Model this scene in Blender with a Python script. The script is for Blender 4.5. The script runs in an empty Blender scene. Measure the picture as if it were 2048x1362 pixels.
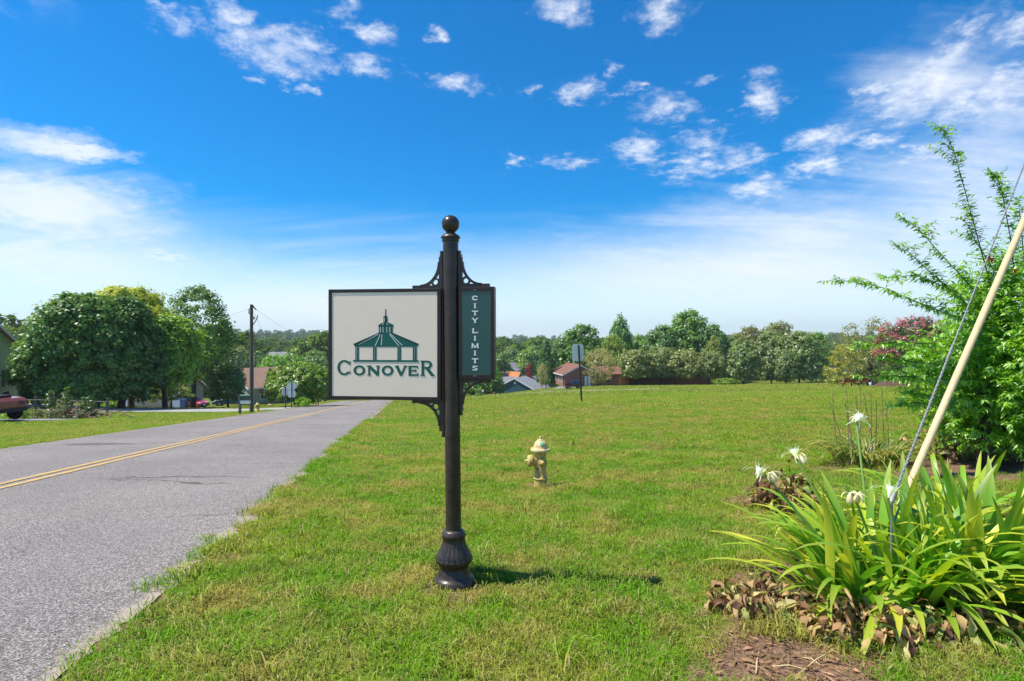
import bpy, bmesh, math, random
import numpy as np
from mathutils import Vector, Matrix, Quaternion

R = math.radians
SC = bpy.context.scene
COL = SC.collection
F = 1138.0            # focal length of the photograph in its own pixels
CZ = 1.3              # camera height above the lawn under it

# ------------------------------------------------------------------ camera, sky, sun, exposure
cam_d = bpy.data.cameras.new('camera')
cam_d.sensor_width = 36.0
cam_d.lens = 36.0 * F / 2048.0
cam_d.clip_start = 0.05
cam_d.clip_end = 8000
cam = bpy.data.objects.new('camera', cam_d)
cam.location = (0, 0, CZ)
cam.rotation_euler = (R(90), 0, 0)
COL.objects.link(cam)
SC.camera = cam

SUN_EL, SUN_AZ = 60.0, -7.0          # sun to the left (-x), just on the camera's side of the sign's plane
sdir = Vector((-math.cos(R(SUN_EL)) * math.cos(R(SUN_AZ)), math.cos(R(SUN_EL)) * math.sin(R(SUN_AZ)), math.sin(R(SUN_EL))))
sun_d = bpy.data.lights.new('sun', 'SUN')
sun_d.energy = 4.6
sun_d.angle = R(0.5)
sun_d.color = (1.0, 0.93, 0.80)
sun = bpy.data.objects.new('sun', sun_d)
sun.rotation_euler = sdir.to_track_quat('Z', 'Y').to_euler()
sun.location = (-20, 0, 40)
COL.objects.link(sun)

SC.view_settings.view_transform = 'Standard'
SC.view_settings.look = 'None'
SC.view_settings.gamma = 1
SC.view_settings.use_curve_mapping = False
SC.view_settings.exposure = 0.62
SC.render.engine = 'CYCLES'
SC.cycles.max_bounces = 6
SC.cycles.diffuse_bounces = 3
SC.cycles.glossy_bounces = 2
SC.cycles.transmission_bounces = 4
SC.cycles.transparent_max_bounces = 6
SC.cycles.use_denoising = True
SC.cycles.sample_clamp_indirect = 6


class NT:
    """Small helper for writing node trees."""
    def __init__(s, tree):
        s.t = tree
    def n(s, typ, **kw):
        nd = s.t.nodes.new(typ)
        for k, v in kw.items():
            if hasattr(nd, k):
                setattr(nd, k, v)
            else:
                nd.inputs[k].default_value = v
        return nd
    def l(s, a, b):
        s.t.links.new(a, b)
    def _set(s, sock, v):
        if hasattr(v, 'links') or isinstance(v, bpy.types.NodeSocket):
            s.l(v, sock)
        else:
            sock.default_value = v
    def math(s, op, a, b=0.0, c=None, clamp=False):
        nd = s.t.nodes.new('ShaderNodeMath'); nd.operation = op; nd.use_clamp = clamp
        s._set(nd.inputs[0], a); s._set(nd.inputs[1], b)
        if c is not None: s._set(nd.inputs[2], c)
        return nd.outputs[0]
    def vmath(s, op, a, b=None):
        nd = s.t.nodes.new('ShaderNodeVectorMath'); nd.operation = op
        s._set(nd.inputs[0], a)
        if b is not None: s._set(nd.inputs[1], b)
        return nd.outputs['Value'] if op in ('LENGTH', 'DOT_PRODUCT', 'DISTANCE') else nd.outputs['Vector']
    def mix(s, f, a, b, blend='MIX'):
        nd = s.t.nodes.new('ShaderNodeMix'); nd.data_type = 'RGBA'; nd.blend_type = blend
        s._set(nd.inputs[0], f); s._set(nd.inputs[6], a); s._set(nd.inputs[7], b)
        return nd.outputs[2]
    def smooth(s, v, lo, hi, o0=0.0, o1=1.0):
        nd = s.t.nodes.new('ShaderNodeMapRange'); nd.interpolation_type = 'SMOOTHSTEP'
        s._set(nd.inputs[0], v); nd.inputs[1].default_value = lo; nd.inputs[2].default_value = hi
        nd.inputs[3].default_value = o0; nd.inputs[4].default_value = o1
        return nd.outputs[0]
    def noise(s, vec, scale, detail=4, rough=0.55, dist=0.0, out=0):
        nd = s.t.nodes.new('ShaderNodeTexNoise')
        nd.inputs['Scale'].default_value = scale; nd.inputs['Detail'].default_value = detail
        nd.inputs['Roughness'].default_value = rough; nd.inputs['Distortion'].default_value = dist
        if vec is not None: s.l(vec, nd.inputs['Vector'])
        return nd.outputs[out]


def c4(c):
    return (c[0], c[1], c[2], 1.0)


# ---- sky: Nishita daylight with broken fair-weather cloud over it
W = bpy.data.worlds.new('World')
SC.world = W
W.use_nodes = True
W.node_tree.nodes.clear()
T = NT(W.node_tree)
sky = T.n('ShaderNodeTexSky')
sky.sky_type = 'NISHITA'
sky.sun_disc = False
sky.sun_elevation = R(SUN_EL)
sky.sun_rotation = math.atan2(sdir.x, sdir.y)
sky.altitude = 300
sky.air_density = 1.0
sky.dust_density = 0.6
sky.ozone_density = 2.5
geo = T.n('ShaderNodeTexCoord')
D = geo.outputs['Generated']
sep = T.n('ShaderNodeSeparateXYZ'); T.l(D, sep.inputs[0])
dx, dy, dz = sep.outputs
az = T.math('ARCTAN2', dx, dy)
el = T.math('ARCSINE', dz)
comb = T.n('ShaderNodeCombineXYZ'); T.l(az, comb.inputs[0]); T.l(el, comb.inputs[1])
AE = comb.outputs[0]
# cloud-deck coordinates (flatten towards the horizon as a real layer does)
den = T.math('ADD', T.math('MAXIMUM', dz, 0.0), 0.22)
cx = T.math('DIVIDE', dx, den); cy = T.math('DIVIDE', dy, den)
cc = T.n('ShaderNodeCombineXYZ'); T.l(cx, cc.inputs[0]); T.l(cy, cc.inputs[1])
CP = cc.outputs[0]
n_big = T.noise(CP, 7.0, 7, 0.62, 0.3)
n_fine = T.noise(CP, 24.0, 8, 0.66, 0.25)
n_warp = T.noise(CP, 13.0, 6, 0.65, 0.0, out=1)
warp = T.vmath('MULTIPLY', T.vmath('SUBTRACT', n_warp, (0.5, 0.5, 0.5)), (0.11, 0.06, 0.0))
AEw = T.vmath('ADD', AE, warp)


def blob(px, py, rx, ry, gain, src):
    a = math.atan2(px - 1024, F)
    e = math.asin((681 - py) / math.sqrt((px - 1024) ** 2 + F * F + (681 - py) ** 2))
    ca = F / math.sqrt((px - 1024) ** 2 + F * F)
    ra = rx / F * ca * ca
    re = ry / F * ca
    v = T.vmath('MULTIPLY', T.vmath('SUBTRACT', src, (a, e, 0)), (1 / ra, 1 / re, 0))
    return T.math('SUBTRACT', gain, T.math('MULTIPLY', T.vmath('LENGTH', v), gain))


def blobs(lst, src):
    m = None
    for b in lst:
        v = blob(*b[:4], b[4] if len(b) > 4 else 1.0, src)
        m = v if m is None else T.math('MAXIMUM', m, v)
    return T.math('MAXIMUM', m, -1.5)

puffs = [(568, 102, 118, 46, 1.7), (625, 100, 52, 30, 1.3), (350, 40, 66, 20), (462, 25, 40, 28), (745, 65, 52, 20), (735, 130, 50, 26),
         (690, 20, 35, 22), (920, 165, 66, 18), (1060, 178, 26, 12), (610, 180, 24, 11), (515, 155, 24, 9), (870, 70, 26, 10), (1130, 20, 50, 26),
         (1165, 176, 48, 24), (1145, 194, 42, 12), (1320, 215, 64, 30), (1525, 192, 50, 40, 1.4), (1420, 160, 34, 12),
         (1275, 297, 52, 30), (1408, 288, 60, 32), (1475, 315, 56, 26), (1395, 340, 92, 26), (1515, 372, 66, 32),
         (1655, 280, 100, 28, 1.4), (1750, 285, 52, 24), (1840, 305, 60, 18), (1640, 330, 80, 22), (1800, 215, 80, 40), (1860, 165, 60, 34), (1960, 200, 90, 46), (2030, 150, 60, 30), (2040, 55, 56, 34),
         (1940, 60, 40, 26), (1740, 180, 46, 20), (1900, 110, 70, 30), (1325, 18, 60, 34), (1140, 322, 62, 14), (1225, 135, 22, 16), (1025, 325, 26, 12), (1270, 170, 30, 10), (1240, 186, 30, 8)]
veils = [(1880, 170, 230, 120), (90, 290, 190, 34), (40, 400, 330, 120), (200, 440, 210, 80), (60, 380, 200, 60), (330, 516, 90, 12), (120, 520, 420, 90), (1920, 420, 420, 190), (1600, 470, 420, 120), (2000, 250, 260, 160), (700, 620, 420, 70), (1500, 540, 620, 110, 1.2), (100, 410, 280, 90, 1.7), (150, 300, 150, 24, 1.5)]
mp = blobs(puffs, AEw)
mv = blobs(veils, AEw)
nf = T.math('ADD', T.math('MULTIPLY', n_big, 0.42), T.math('MULTIPLY', n_fine, 0.58))
puff = T.smooth(T.math('ADD', T.math('MULTIPLY', mp, 0.42), T.math('MULTIPLY', T.math('SUBTRACT', nf, 0.5), 1.75)), -0.10, 0.74)
puff = T.math('MULTIPLY', puff, T.smooth(n_big, 0.34, 0.62, 0.55, 0.95))
streak = T.vmath('MULTIPLY', CP, (0.7, 2.6, 1.0))
n_st = T.noise(streak, 2.0, 6, 0.6, 0.5)
veil = T.smooth(T.math('ADD', T.math('MULTIPLY', mv, 0.55), n_st), 0.38, 1.25)
veil = T.math('MULTIPLY', veil, 0.80)
low = T.math('MULTIPLY', T.smooth(T.math('ADD', el, T.math('MULTIPLY', T.math('SUBTRACT', n_st, 0.5), 0.12)), 0.02, 0.24, 1.0, 0.0), 0.80)
# away from the photograph: unseen broken cloud by noise, cover raised to lift ambient light
stray = T.math('MULTIPLY', T.smooth(n_big, 0.50, 0.72), T.smooth(T.vmath('LENGTH', T.vmath('MULTIPLY', AE, (1.0, 1.2, 0))), 0.80, 1.05))
cov = T.math('SUBTRACT', 1.0, T.math('MULTIPLY', T.math('MULTIPLY', T.math('SUBTRACT', 1.0, puff), T.math('SUBTRACT', 1.0, veil)),
             T.math('MULTIPLY', T.math('SUBTRACT', 1.0, low), T.math('SUBTRACT', 1.0, T.math('MULTIPLY', stray, 0.8)))))
hsv = T.n('ShaderNodeHueSaturation'); hsv.inputs['Saturation'].default_value = 1.95; hsv.inputs['Value'].default_value = 1.1
hsv.inputs['Hue'].default_value = 0.497
T.l(sky.outputs[0], hsv.inputs['Color'])
tint = T.mix(1.0, hsv.outputs[0], (0.0, 0.93, 1.0, 1), 'MULTIPLY')
skyc = T.mix(cov, tint, (6.5, 6.75, 7.15, 1))
bg = T.n('ShaderNodeBackground'); bg.inputs['Strength'].default_value = 0.105
T.l(skyc, bg.inputs['Color'])
wo = T.n('ShaderNodeOutputWorld'); T.l(bg.outputs[0], wo.inputs['Surface'])


# ------------------------------------------------------------------ terrain function (heights relative to the camera)
_YS = np.array([-30, -10, 0, 4, 8, 16, 30, 45, 60, 80, 100, 130, 170, 230, 320, 450, 620, 800, 1000, 1250, 1800, 3200.])
_ZR = np.array([1.6, -0.24, -1.15, -1.516, -1.881, -2.612, -3.892, -5.263, -6.634, -8.46, -10.7, -14.2, -17.0, -18.5, -19.5, -20, -17, -9, -2, 0, -4, -10.])
_yd = np.linspace(-30, 3200, 12921)
_zd = np.interp(_yd, _YS, _ZR)
_k = np.hanning(33); _k /= _k.sum()
_zd = np.convolve(np.pad(_zd, 16, mode='reflect', reflect_type='odd'), _k, 'valid')
_DU = np.array([-160, -90, -45, -30, -20, -12, -9.2, -8.27, -7.95, -1.85, -1.52, -0.6, 0.6, 2.2, 5.0, 9.4, 18, 30, 55, 86, 140, 260.])
_DY = np.array([0, 8, 30, 45, 62, 72, 90, 112, 140, 180, 260.])
_DV = np.array([
    [3.0, 2.0, 0.9, 0.2, -0.1, -0.14, -0.05, -0.004, -0.09, -0.09, -0.006, -0.05, -0.13, -0.14, 0.05, 0.28, 0.55, 1.0, 1.8, 2.6, 3.5, 4],
    [3.0, 2.0, 0.9, 0.2, -0.1, -0.14, -0.05, -0.004, -0.09, -0.09, -0.006, -0.04, -0.10, -0.11, 0.03, 0.28, 0.65, 1.2, 2.0, 2.8, 3.5, 4],
    [3.0, 1.6, 0.8, 0.1, -0.2, -0.18, -0.06, -0.004, -0.09, -0.09, -0.006, -0.03, -0.02, 0.05, 0.33, 0.70, 0.92, 1.05, 1.5, 2.2, 3.0, 4],
    [3.0, 1.6, 0.7, 0.2, -0.2, -0.20, -0.06, -0.004, -0.09, -0.09, -0.006, -0.03, 0.0, 0.08, 0.36, 0.72, 1.0, 1.2, 1.7, 2.4, 3.2, 4],
    [2.0, 0.6, -0.4, -0.7, -0.6, -0.3, -0.06, -0.004, -0.09, -0.09, -0.006, -0.02, 0.02, 0.1, 0.38, 0.70, 1.15, 1.55, 1.9, 2.5, 3.6, 4.5],
    [2.0, 0.4, -0.6, -0.8, -0.6, -0.3, -0.06, -0.004, -0.09, -0.09, -0.006, -0.02, 0.02, 0.1, 0.35, 0.66, 1.2, 1.75, 2.08, 2.7, 4.0, 5],
    [2.0, 0.6, -0.2, -0.3, -0.3, -0.2, -0.06, -0.004, -0.09, -0.09, -0.006, -0.02, 0.02, 0.08, 0.3, 0.6, 1.3, 2.3, 2.5, 3.2, 4.5, 5.5],
    [2.0, 0.8, 0.3, 0.0, -0.1, -0.1, -0.06, -0.004, -0.09, -0.09, -0.006, -0.02, 0.0, 0.05, 0.2, 0.5, 1.4, 3.0, 3.1, 4.0, 5.4, 6.5],
    [2.0, 1.0, 0.5, 0.2, 0, 0, 0, 0, -0.05, -0.05, 0, 0, 0, 0, 0.1, 0.3, 1.0, 2.6, 4.2, 5.6, 7, 8],
    [1, 1, .5, .2, 0, 0, 0, 0, 0, 0, 0, 0, 0, 0, 0, 0, .5, 1.2, 3.0, 4.5, 6, 7],
    [0, 0, 0, 0, 0, 0, 0, 0, 0, 0, 0, 0, 0, 0, 0, 0, 0, 0, 0, 0, 0, 0.]])


def zrel(x, Y):
    """Ground height below the camera at (x, Y); arrays or numbers."""
    x = np.asarray(x, float); Y = np.asarray(Y, float)
    x, Y = np.broadcast_arrays(x, Y)
    u = x + 0.192 * Y
    z = np.interp(Y, _yd, _zd)
    iu = np.clip(np.searchsorted(_DU, u) - 1, 0, len(_DU) - 2)
    fu = np.clip((u - _DU[iu]) / (_DU[iu + 1] - _DU[iu]), 0, 1)
    iy = np.clip(np.searchsorted(_DY, Y) - 1, 0, len(_DY) - 2)
    fy = np.clip((Y - _DY[iy]) / (_DY[iy + 1] - _DY[iy]), 0, 1)
    fy = fy * fy * (3 - 2 * fy)
    d = (_DV[iy, iu] * (1 - fu) + _DV[iy, iu + 1] * fu) * (1 - fy) + (_DV[iy + 1, iu] * (1 - fu) + _DV[iy + 1, iu + 1] * fu) * fy
    z = z + d
    # far hills: highest to the left, lower straight ahead
    far = np.clip((Y - 400) / 500, 0, 1)
    s = x / np.maximum(Y, 1)
    z = z + far * (np.where(s < -0.15, 1.0, 0) * 0 - 12 * np.exp(-((s - 0.05) / 0.17) ** 2) - 6 * np.exp(-((s - 0.5) / 0.3) ** 2) + 2.5 * np.sin(x / 83.0 + 1.0) + 1.5 * np.sin(x / 31.0))
    # gentle unevenness of the turf, none under the road
    off = np.clip(np.minimum(np.abs(u + 8.3), np.abs(u + 1.35)) / 0.8, 0, 1) * np.where((u > -8.3) & (u < -1.35), 0, 1)
    near = np.exp(-np.maximum(Y, 0) / 40)
    z = z + off * near * (0.022 * np.sin(x * 2.1 + 0.6 * Y) * np.sin(Y * 1.7 + 1) + 0.010 * np.sin(x * 5.3 - Y * 3.9) + 0.012 * np.sin(x * 3.1 + 2 + Y * 4.7))
    return z


def gz(x, y):
    return CZ + float(zrel(x, y))


def P(px, py, Y):
    """The point at distance Y seen at pixel (px, py) of the photograph."""
    return Vector(((px - 1024) / F * Y, Y, CZ - (py - 681) / F * Y))


_scan = np.concatenate([np.arange(1.5, 30, 0.02), np.arange(30, 200, 0.1)])


def hit(px, py):
    """Where the ray through a pixel meets the ground."""
    xs = (px - 1024) / F * _scan
    zs = -(py - 681) / F * _scan
    g = zrel(xs, _scan)
    i = np.argmax(zs <= g)
    if zs[i] > g[i] or _scan[i] > 130:
        near_ = _scan < 130
        i = np.argmin(np.where(near_, (zs - g) / _scan, 9.0))
    return Vector((xs[i], _scan[i], CZ + g[i]))


def gp(px, Y):
    """Ground point at distance Y in the column px."""
    x = (px - 1024) / F * Y
    return Vector((x, Y, gz(x, Y)))


# ------------------------------------------------------------------ mesh helpers
class MB:
    def __init__(s):
        s.v = []; s.f = []; s.m = []; s.sm = []
    def add(s, vs, fs, mi=0, smooth=False):
        b = len(s.v)
        s.v += [tuple(v) for v in vs]
        s.f += [tuple(i + b for i in f) for f in fs]
        s.m += [mi] * len(fs); s.sm += [smooth] * len(fs)
        return s
    def box(s, c, d, mi=0, M=None, taper=1.0):
        x, y, z = d[0] / 2, d[1] / 2, d[2] / 2
        vs = [Vector((sx * x * (taper if sz > 0 else 1), sy * y * (taper if sz > 0 else 1), sz * z)) for sz in (-1, 1) for sy in (-1, 1) for sx in (-1, 1)]
        if M is not None: vs = [M @ v for v in vs]
        vs = [v + Vector(c) for v in vs]
        return s.add(vs, [(0, 2, 3, 1), (4, 5, 7, 6), (0, 1, 5, 4), (2, 6, 7, 3), (0, 4, 6, 2), (1, 3, 7, 5)], mi)
    def tube(s, pts, rad, n=8, mi=0, caps=True, smooth=True):
        pts = [Vector(p) for p in pts]
        if not hasattr(rad, '__len__'): rad = [rad] * len(pts)
        vs, fs = [], []
        up = None
        for i, p in enumerate(pts):
            t = (pts[min(i + 1, len(pts) - 1)] - pts[max(i - 1, 0)]).normalized()
            if up is None:
                up = Vector((0, 0, 1)) if abs(t.z) < 0.9 else Vector((1, 0, 0))
            a = up.cross(t).normalized(); b = t.cross(a).normalized(); up = b
            for k in range(n):
                th = 2 * math.pi * k / n
                vs.append(p + (a * math.cos(th) + b * math.sin(th)) * rad[i])
        for i in range(len(pts) - 1):
            for k in range(n):
                fs.append((i * n + k, i * n + (k + 1) % n, (i + 1) * n + (k + 1) % n, (i + 1) * n + k))
        s.add(vs, fs, mi, smooth)
        if caps:
            L = (len(pts) - 1) * n
            s.add(vs, [tuple(range(n - 1, -1, -1)), tuple(range(L, L + n))], mi)
        return s
    def lathe(s, prof, n=24, mi=0, M=None, flute=None, caps=True):
        """prof: (radius, height) pairs bottom to top; flute(i) -> (count, depth) for a ring."""
        vs, fs = [], []
        for i, (r, z) in enumerate(prof):
            cnt, dep = flute(i) if flute else (0, 0)
            for k in range(n):
                th = 2 * math.pi * k / n
                rr = r * (1 - dep * (0.5 + 0.5 * math.cos(cnt * th)) ** 3) if cnt else r
                vs.append(Vector((rr * math.cos(th), rr * math.sin(th), z)))
        if M is not None: vs = [M @ v for v in vs]
        for i in range(len(prof) - 1):
            for k in range(n):
                fs.append((i * n + k, i * n + (k + 1) % n, (i + 1) * n + (k + 1) % n, (i + 1) * n + k))
        s.add(vs, fs, mi, True)
        if caps:
            L = (len(prof) - 1) * n
            s.add(vs, [tuple(range(n - 1, -1, -1)), tuple(range(L, L + n))], mi)
        return s
    def prism(s, poly, y0, y1, mi=0, M=None):
        """poly in (x, z), extruded along y from y0 to y1."""
        n = len(poly)
        vs = [Vector((p[0], y0, p[1])) for p in poly] + [Vector((p[0], y1, p[1])) for p in poly]
        if M is not None: vs = [M @ v for v in vs]
        fs = [tuple(range(n)), tuple(range(2 * n - 1, n - 1, -1))] + [(i, i + n, (i + 1) % n + n, (i + 1) % n) for i in range(n)]
        return s.add(vs, fs, mi)
    def build(s, name, mats, parent=None, bevel=0, recalc=True):
        me = bpy.data.meshes.new(name)
        me.from_pydata([tuple(v) for v in s.v], [], s.f)
        mats = mats if isinstance(mats, (list, tuple)) else [mats]
        for m in mats: me.materials.append(m)
        me.polygons.foreach_set('material_index', s.m)
        me.polygons.foreach_set('use_smooth', s.sm)
        if recalc:
            bm = bmesh.new(); bm.from_mesh(me)
            bmesh.ops.recalc_face_normals(bm, faces=bm.faces)
            bm.to_mesh(me); bm.free()
        o = bpy.data.objects.new(name, me)
        COL.objects.link(o)
        if parent is not None: o.parent = parent
        if bevel:
            b = o.modifiers.new('bevel', 'BEVEL'); b.width = bevel; b.segments = 2; b.limit_method = 'ANGLE'; b.angle_limit = R(50)
        return o


def tag(o, label=None, cat=None, group=None, kind=None):
    if label: o['label'] = label
    if cat: o['category'] = cat
    if group: o['group'] = group
    if kind: o['kind'] = kind
    return o


def thing(name, label, cat, loc=(0, 0, 0), rz=0.0, group=None):
    o = bpy.data.objects.new(name, None)
    o.empty_display_size = 0.2
    o.location = loc; o.rotation_euler = (0, 0, rz)
    COL.objects.link(o)
    return tag(o, label, cat, group)


def linked(name, me, parent=None, loc=(0, 0, 0), rot=(0, 0, 0), scale=(1, 1, 1), color=None):
    o = bpy.data.objects.new(name, me)
    o.location = loc; o.rotation_euler = rot; o.scale = scale
    if color: o.color = c4(color)
    COL.objects.link(o)
    if parent is not None: o.parent = parent
    return o


def raw_mesh(name, verts, faces4, mat, tone=None, smooth=False):
    """Fast mesh from numpy arrays: verts (n,3), faces (m,k); tone per vertex."""
    me = bpy.data.meshes.new(name)
    verts = np.ascontiguousarray(verts, dtype=np.float32)
    k = faces4.shape[1]
    me.vertices.add(len(verts)); me.vertices.foreach_set('co', verts.ravel())
    me.loops.add(faces4.size); me.loops.foreach_set('vertex_index', np.ascontiguousarray(faces4, dtype=np.int32).ravel())
    me.polygons.add(len(faces4))
    me.polygons.foreach_set('loop_start', np.arange(0, faces4.size, k, dtype=np.int32))
    me.polygons.foreach_set('loop_total', np.full(len(faces4), k, dtype=np.int32))
    if smooth: me.polygons.foreach_set('use_smooth', np.ones(len(faces4), dtype=bool))
    me.update(calc_edges=True)
    me.validate()
    if mat is not None: me.materials.append(mat)
    if tone is not None:
        at = me.attributes.new('tone', 'FLOAT', 'POINT'); at.data.foreach_set('value', np.ascontiguousarray(tone, dtype=np.float32))
    return me


# ------------------------------------------------------------------ materials
def new_mat(name):
    m = bpy.data.materials.new(name)
    m.use_nodes = True
    m.node_tree.nodes.clear()
    return m, NT(m.node_tree)


def simple(name, col, rough=0.6, metal=0.0, var=0.12, scale=8.0, bump=0.0, spec=0.4, dirt=None, coat=0.0):
    """Principled surface with mottled colour, varying roughness and fine relief."""
    m, t = new_mat(name)
    b = t.n('ShaderNodeBsdfPrincipled')
    pos = t.n('ShaderNodeTexCoord').outputs['Object']
    n1 = t.noise(pos, scale, 5, 0.6)
    n2 = t.noise(pos, scale * 6.3, 3, 0.6)
    f = t.math('ADD', t.math('MULTIPLY', n1, 0.65), t.math('MULTIPLY', n2, 0.35))
    lo = tuple(max(0, x * (1 - var * 1.6)) for x in col); hi = tuple(min(1, x * (1 + var * 1.6)) for x in col)
    cc_ = t.mix(t.smooth(f, 0.3, 0.7), c4(lo), c4(hi))
    if dirt:
        dm = t.math('MULTIPLY', t.smooth(t.noise(pos, scale * 0.5, 6, 0.7, 0.4), 0.52, 0.72), dirt[1])
        cc_ = t.mix(dm, cc_, c4(dirt[0]))
    t.l(cc_, b.inputs['Base Color'])
    t._set(b.inputs['Roughness'], t.smooth(n1, 0.25, 0.75, max(0.03, rough - 0.08), min(1, rough + 0.08)))
    b.inputs['Metallic'].default_value = metal
    b.inputs['Specular IOR Level'].default_value = spec
    b.inputs['Coat Weight'].default_value = coat
    if bump:
        bn = t.n('ShaderNodeBump'); bn.inputs['Strength'].default_value = bump; bn.inputs['Distance'].default_value = 0.02
        t.l(n2, bn.inputs['Height']); t.l(bn.outputs[0], b.inputs['Normal'])
    o = t.n('ShaderNodeOutputMaterial'); t.l(b.outputs[0], o.inputs[0])
    return m


def leaf_mat(name, hue_var=0.03, transl=0.35, gloss=0.10, tip=None, rough=0.5):
    """Leaf: colour from the object's own colour, varied leaf by leaf through 'tone'."""
    m, t = new_mat(name)
    oi = t.n('ShaderNodeObjectInfo')
    at = t.n('ShaderNodeAttribute'); at.attribute_name = 'tone'
    h = t.n('ShaderNodeHueSaturation')
    t.l(oi.outputs['Color'], h.inputs['Color'])
    t._set(h.inputs['Hue'], t.math('ADD', t.math('MULTIPLY', t.math('SUBTRACT', at.outputs['Fac'], 0.5), -2 * hue_var), 0.5))
    t._set(h.inputs['Value'], t.math('ADD', t.math('MULTIPLY', at.outputs['Fac'], 1.5), 0.75))
    col = h.outputs[0]
    if tip:
        t2 = t.n('ShaderNodeAttribute'); t2.attribute_name = 'along'
        col = t.mix(t.math('MULTIPLY', t.smooth(t2.outputs['Fac'], 0.55, 1.0), tip[1]), col, c4(tip[0]))
    d = t.n('ShaderNodeBsdfDiffuse'); t.l(col, d.inputs['Color'])
    tr = t.n('ShaderNodeBsdfTranslucent')
    tc = t.mix(0.55, col, (1.0, 1.0, 0.12, 1), 'MULTIPLY'); t.l(t.mix(1.0, tc, (1.5, 1.5, 1.2, 1), 'MULTIPLY'), tr.inputs['Color'])
    mx = t.n('ShaderNodeMixShader'); mx.inputs[0].default_value = transl
    t.l(d.outputs[0], mx.inputs[1]); t.l(tr.outputs[0], mx.inputs[2])
    g = t.n('ShaderNodeBsdfGlossy'); g.inputs['Roughness'].default_value = rough; g.inputs['Color'].default_value = (0.9, 0.95, 1, 1)
    mx2 = t.n('ShaderNodeMixShader'); mx2.inputs[0].default_value = gloss * 0.27
    t.l(mx.outputs[0], mx2.inputs[1]); t.l(g.outputs[0], mx2.inputs[2])
    o = t.n('ShaderNodeOutputMaterial'); t.l(mx2.outputs[0], o.inputs[0])
    return m


def turf_color(t, pos, soil=None):
    """Lawn colour by place: greens, yellowed patches and straw; the same for ground and blades."""
    flat = t.vmath('MULTIPLY', pos, (1, 1, 0))
    n0 = t.noise(flat, 0.045, 3, 0.5)
    n1 = t.noise(flat, 0.55, 4, 0.6, 0.3)
    n2 = t.noise(flat, 2.6, 4, 0.62)
    n3 = t.noise(t.vmath('MULTIPLY', flat, (0.35, 1, 0)), 0.35, 4, 0.6, 0.6)
    g = t.mix(t.smooth(n1, 0.36, 0.64), (0.092, 0.245, 0.008, 1), (0.160, 0.270, 0.012, 1))
    g = t.mix(t.math('MULTIPLY', t.smooth(n0, 0.35, 0.65), 0.6), g, (0.185, 0.275, 0.014, 1))
    n4 = t.noise(flat, 1.1, 5, 0.65, 0.4)
    straw = t.math('MULTIPLY', t.smooth(t.math('ADD', t.math('MULTIPLY', n2, 0.35), t.math('ADD', t.math('MULTIPLY', n3, 0.25), t.math('MULTIPLY', n4, 0.4))), 0.455, 0.60), 0.76)
    lush = t.smooth(t.noise(flat, 1.7, 4, 0.6, 0.5), 0.52, 0.68)
    g = t.mix(t.math('MULTIPLY', lush, 0.55), g, (0.060, 0.185, 0.006, 1))
    g = t.mix(straw, g, (0.34, 0.265, 0.075, 1))
    return g


M = {}
M['bronze'] = simple('dark bronze paint', (0.046, 0.034, 0.028), 0.34, 0.2, 0.25, 14, 0.05, 0.5, ((0.10, 0.075, 0.055), 0.25))
M['frame'] = simple('brown black sign frame', (0.032, 0.022, 0.019), 0.40, 0.1, 0.2, 10, 0.04)
M['cream'] = simple('cream sign face', (0.97, 0.785, 0.625), 0.34, 0, 0.015, 3, 0.0, 0.45, ((0.62, 0.54, 0.46), 0.10))
M['signgreen'] = simple('dark green sign face', (0.020, 0.085, 0.078), 0.25, 0, 0.05, 4, 0, 0.5)
M['logo'] = simple('teal green print', (0.006, 0.115, 0.085), 0.4, 0, 0.04, 10)
M['logodark'] = simple('near black green print', (0.006, 0.045, 0.038), 0.4, 0, 0.04, 10)
M['white'] = simple('white print', (0.82, 0.82, 0.80), 0.5, 0, 0.02, 10)
M['hyd'] = simple('weathered cream yellow hydrant paint', (0.55, 0.40, 0.14), 0.6, 0, 0.25, 22, 0.25, 0.3, ((0.30, 0.17, 0.06), 0.75))
M['hydtop'] = simple('faded pale bonnet paint', (0.66, 0.52, 0.26), 0.6, 0, 0.2, 26, 0.2, 0.3, ((0.38, 0.22, 0.09), 0.7))
M['hydgreen'] = simple('faded green mark', (0.20, 0.46, 0.28), 0.5)
M['chain'] = simple('rusty chain', (0.12, 0.07, 0.04), 0.7)
M['galv'] = simple('galvanised strand', (0.24, 0.25, 0.265), 0.5, 0.4, 0.2, 60, 0.15)
M['guard'] = simple('sun bleached tan plastic', (0.64, 0.49, 0.27), 0.5, 0, 0.10, 6, 0.03, 0.35, ((0.38, 0.28, 0.16), 0.55))
M['poleh'] = simple('weathered pole wood', (0.11, 0.085, 0.065), 0.85, 0, 0.3, 12, 0.4)
M['bark'] = simple('bark', (0.075, 0.058, 0.043), 0.9, 0, 0.35, 9, 0.6)
M['twig'] = simple('dry twig', (0.24, 0.165, 0.105), 0.85, 0, 0.3, 20, 0.3)
M['alu'] = simple('bare aluminium', (0.66, 0.70, 0.69), 0.5, 0.15, 0.06, 9, 0.0)
M['post'] = simple('dark steel post', (0.055, 0.05, 0.045), 0.6, 0.2)
M['sage'] = simple('sage siding', (0.31, 0.36, 0.27), 0.6, 0, 0.06, 2)
M['greens'] = simple('pale green siding', (0.46, 0.56, 0.38), 0.6, 0, 0.06, 2)
M['taupe'] = simple('taupe siding', (0.30, 0.27, 0.20), 0.65, 0, 0.06, 2)
M['teal'] = simple('dark teal siding', (0.022, 0.075, 0.10), 0.55, 0, 0.06, 2)
M['whites'] = simple('pale siding', (0.55, 0.60, 0.66), 0.6, 0, 0.05, 2)
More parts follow.
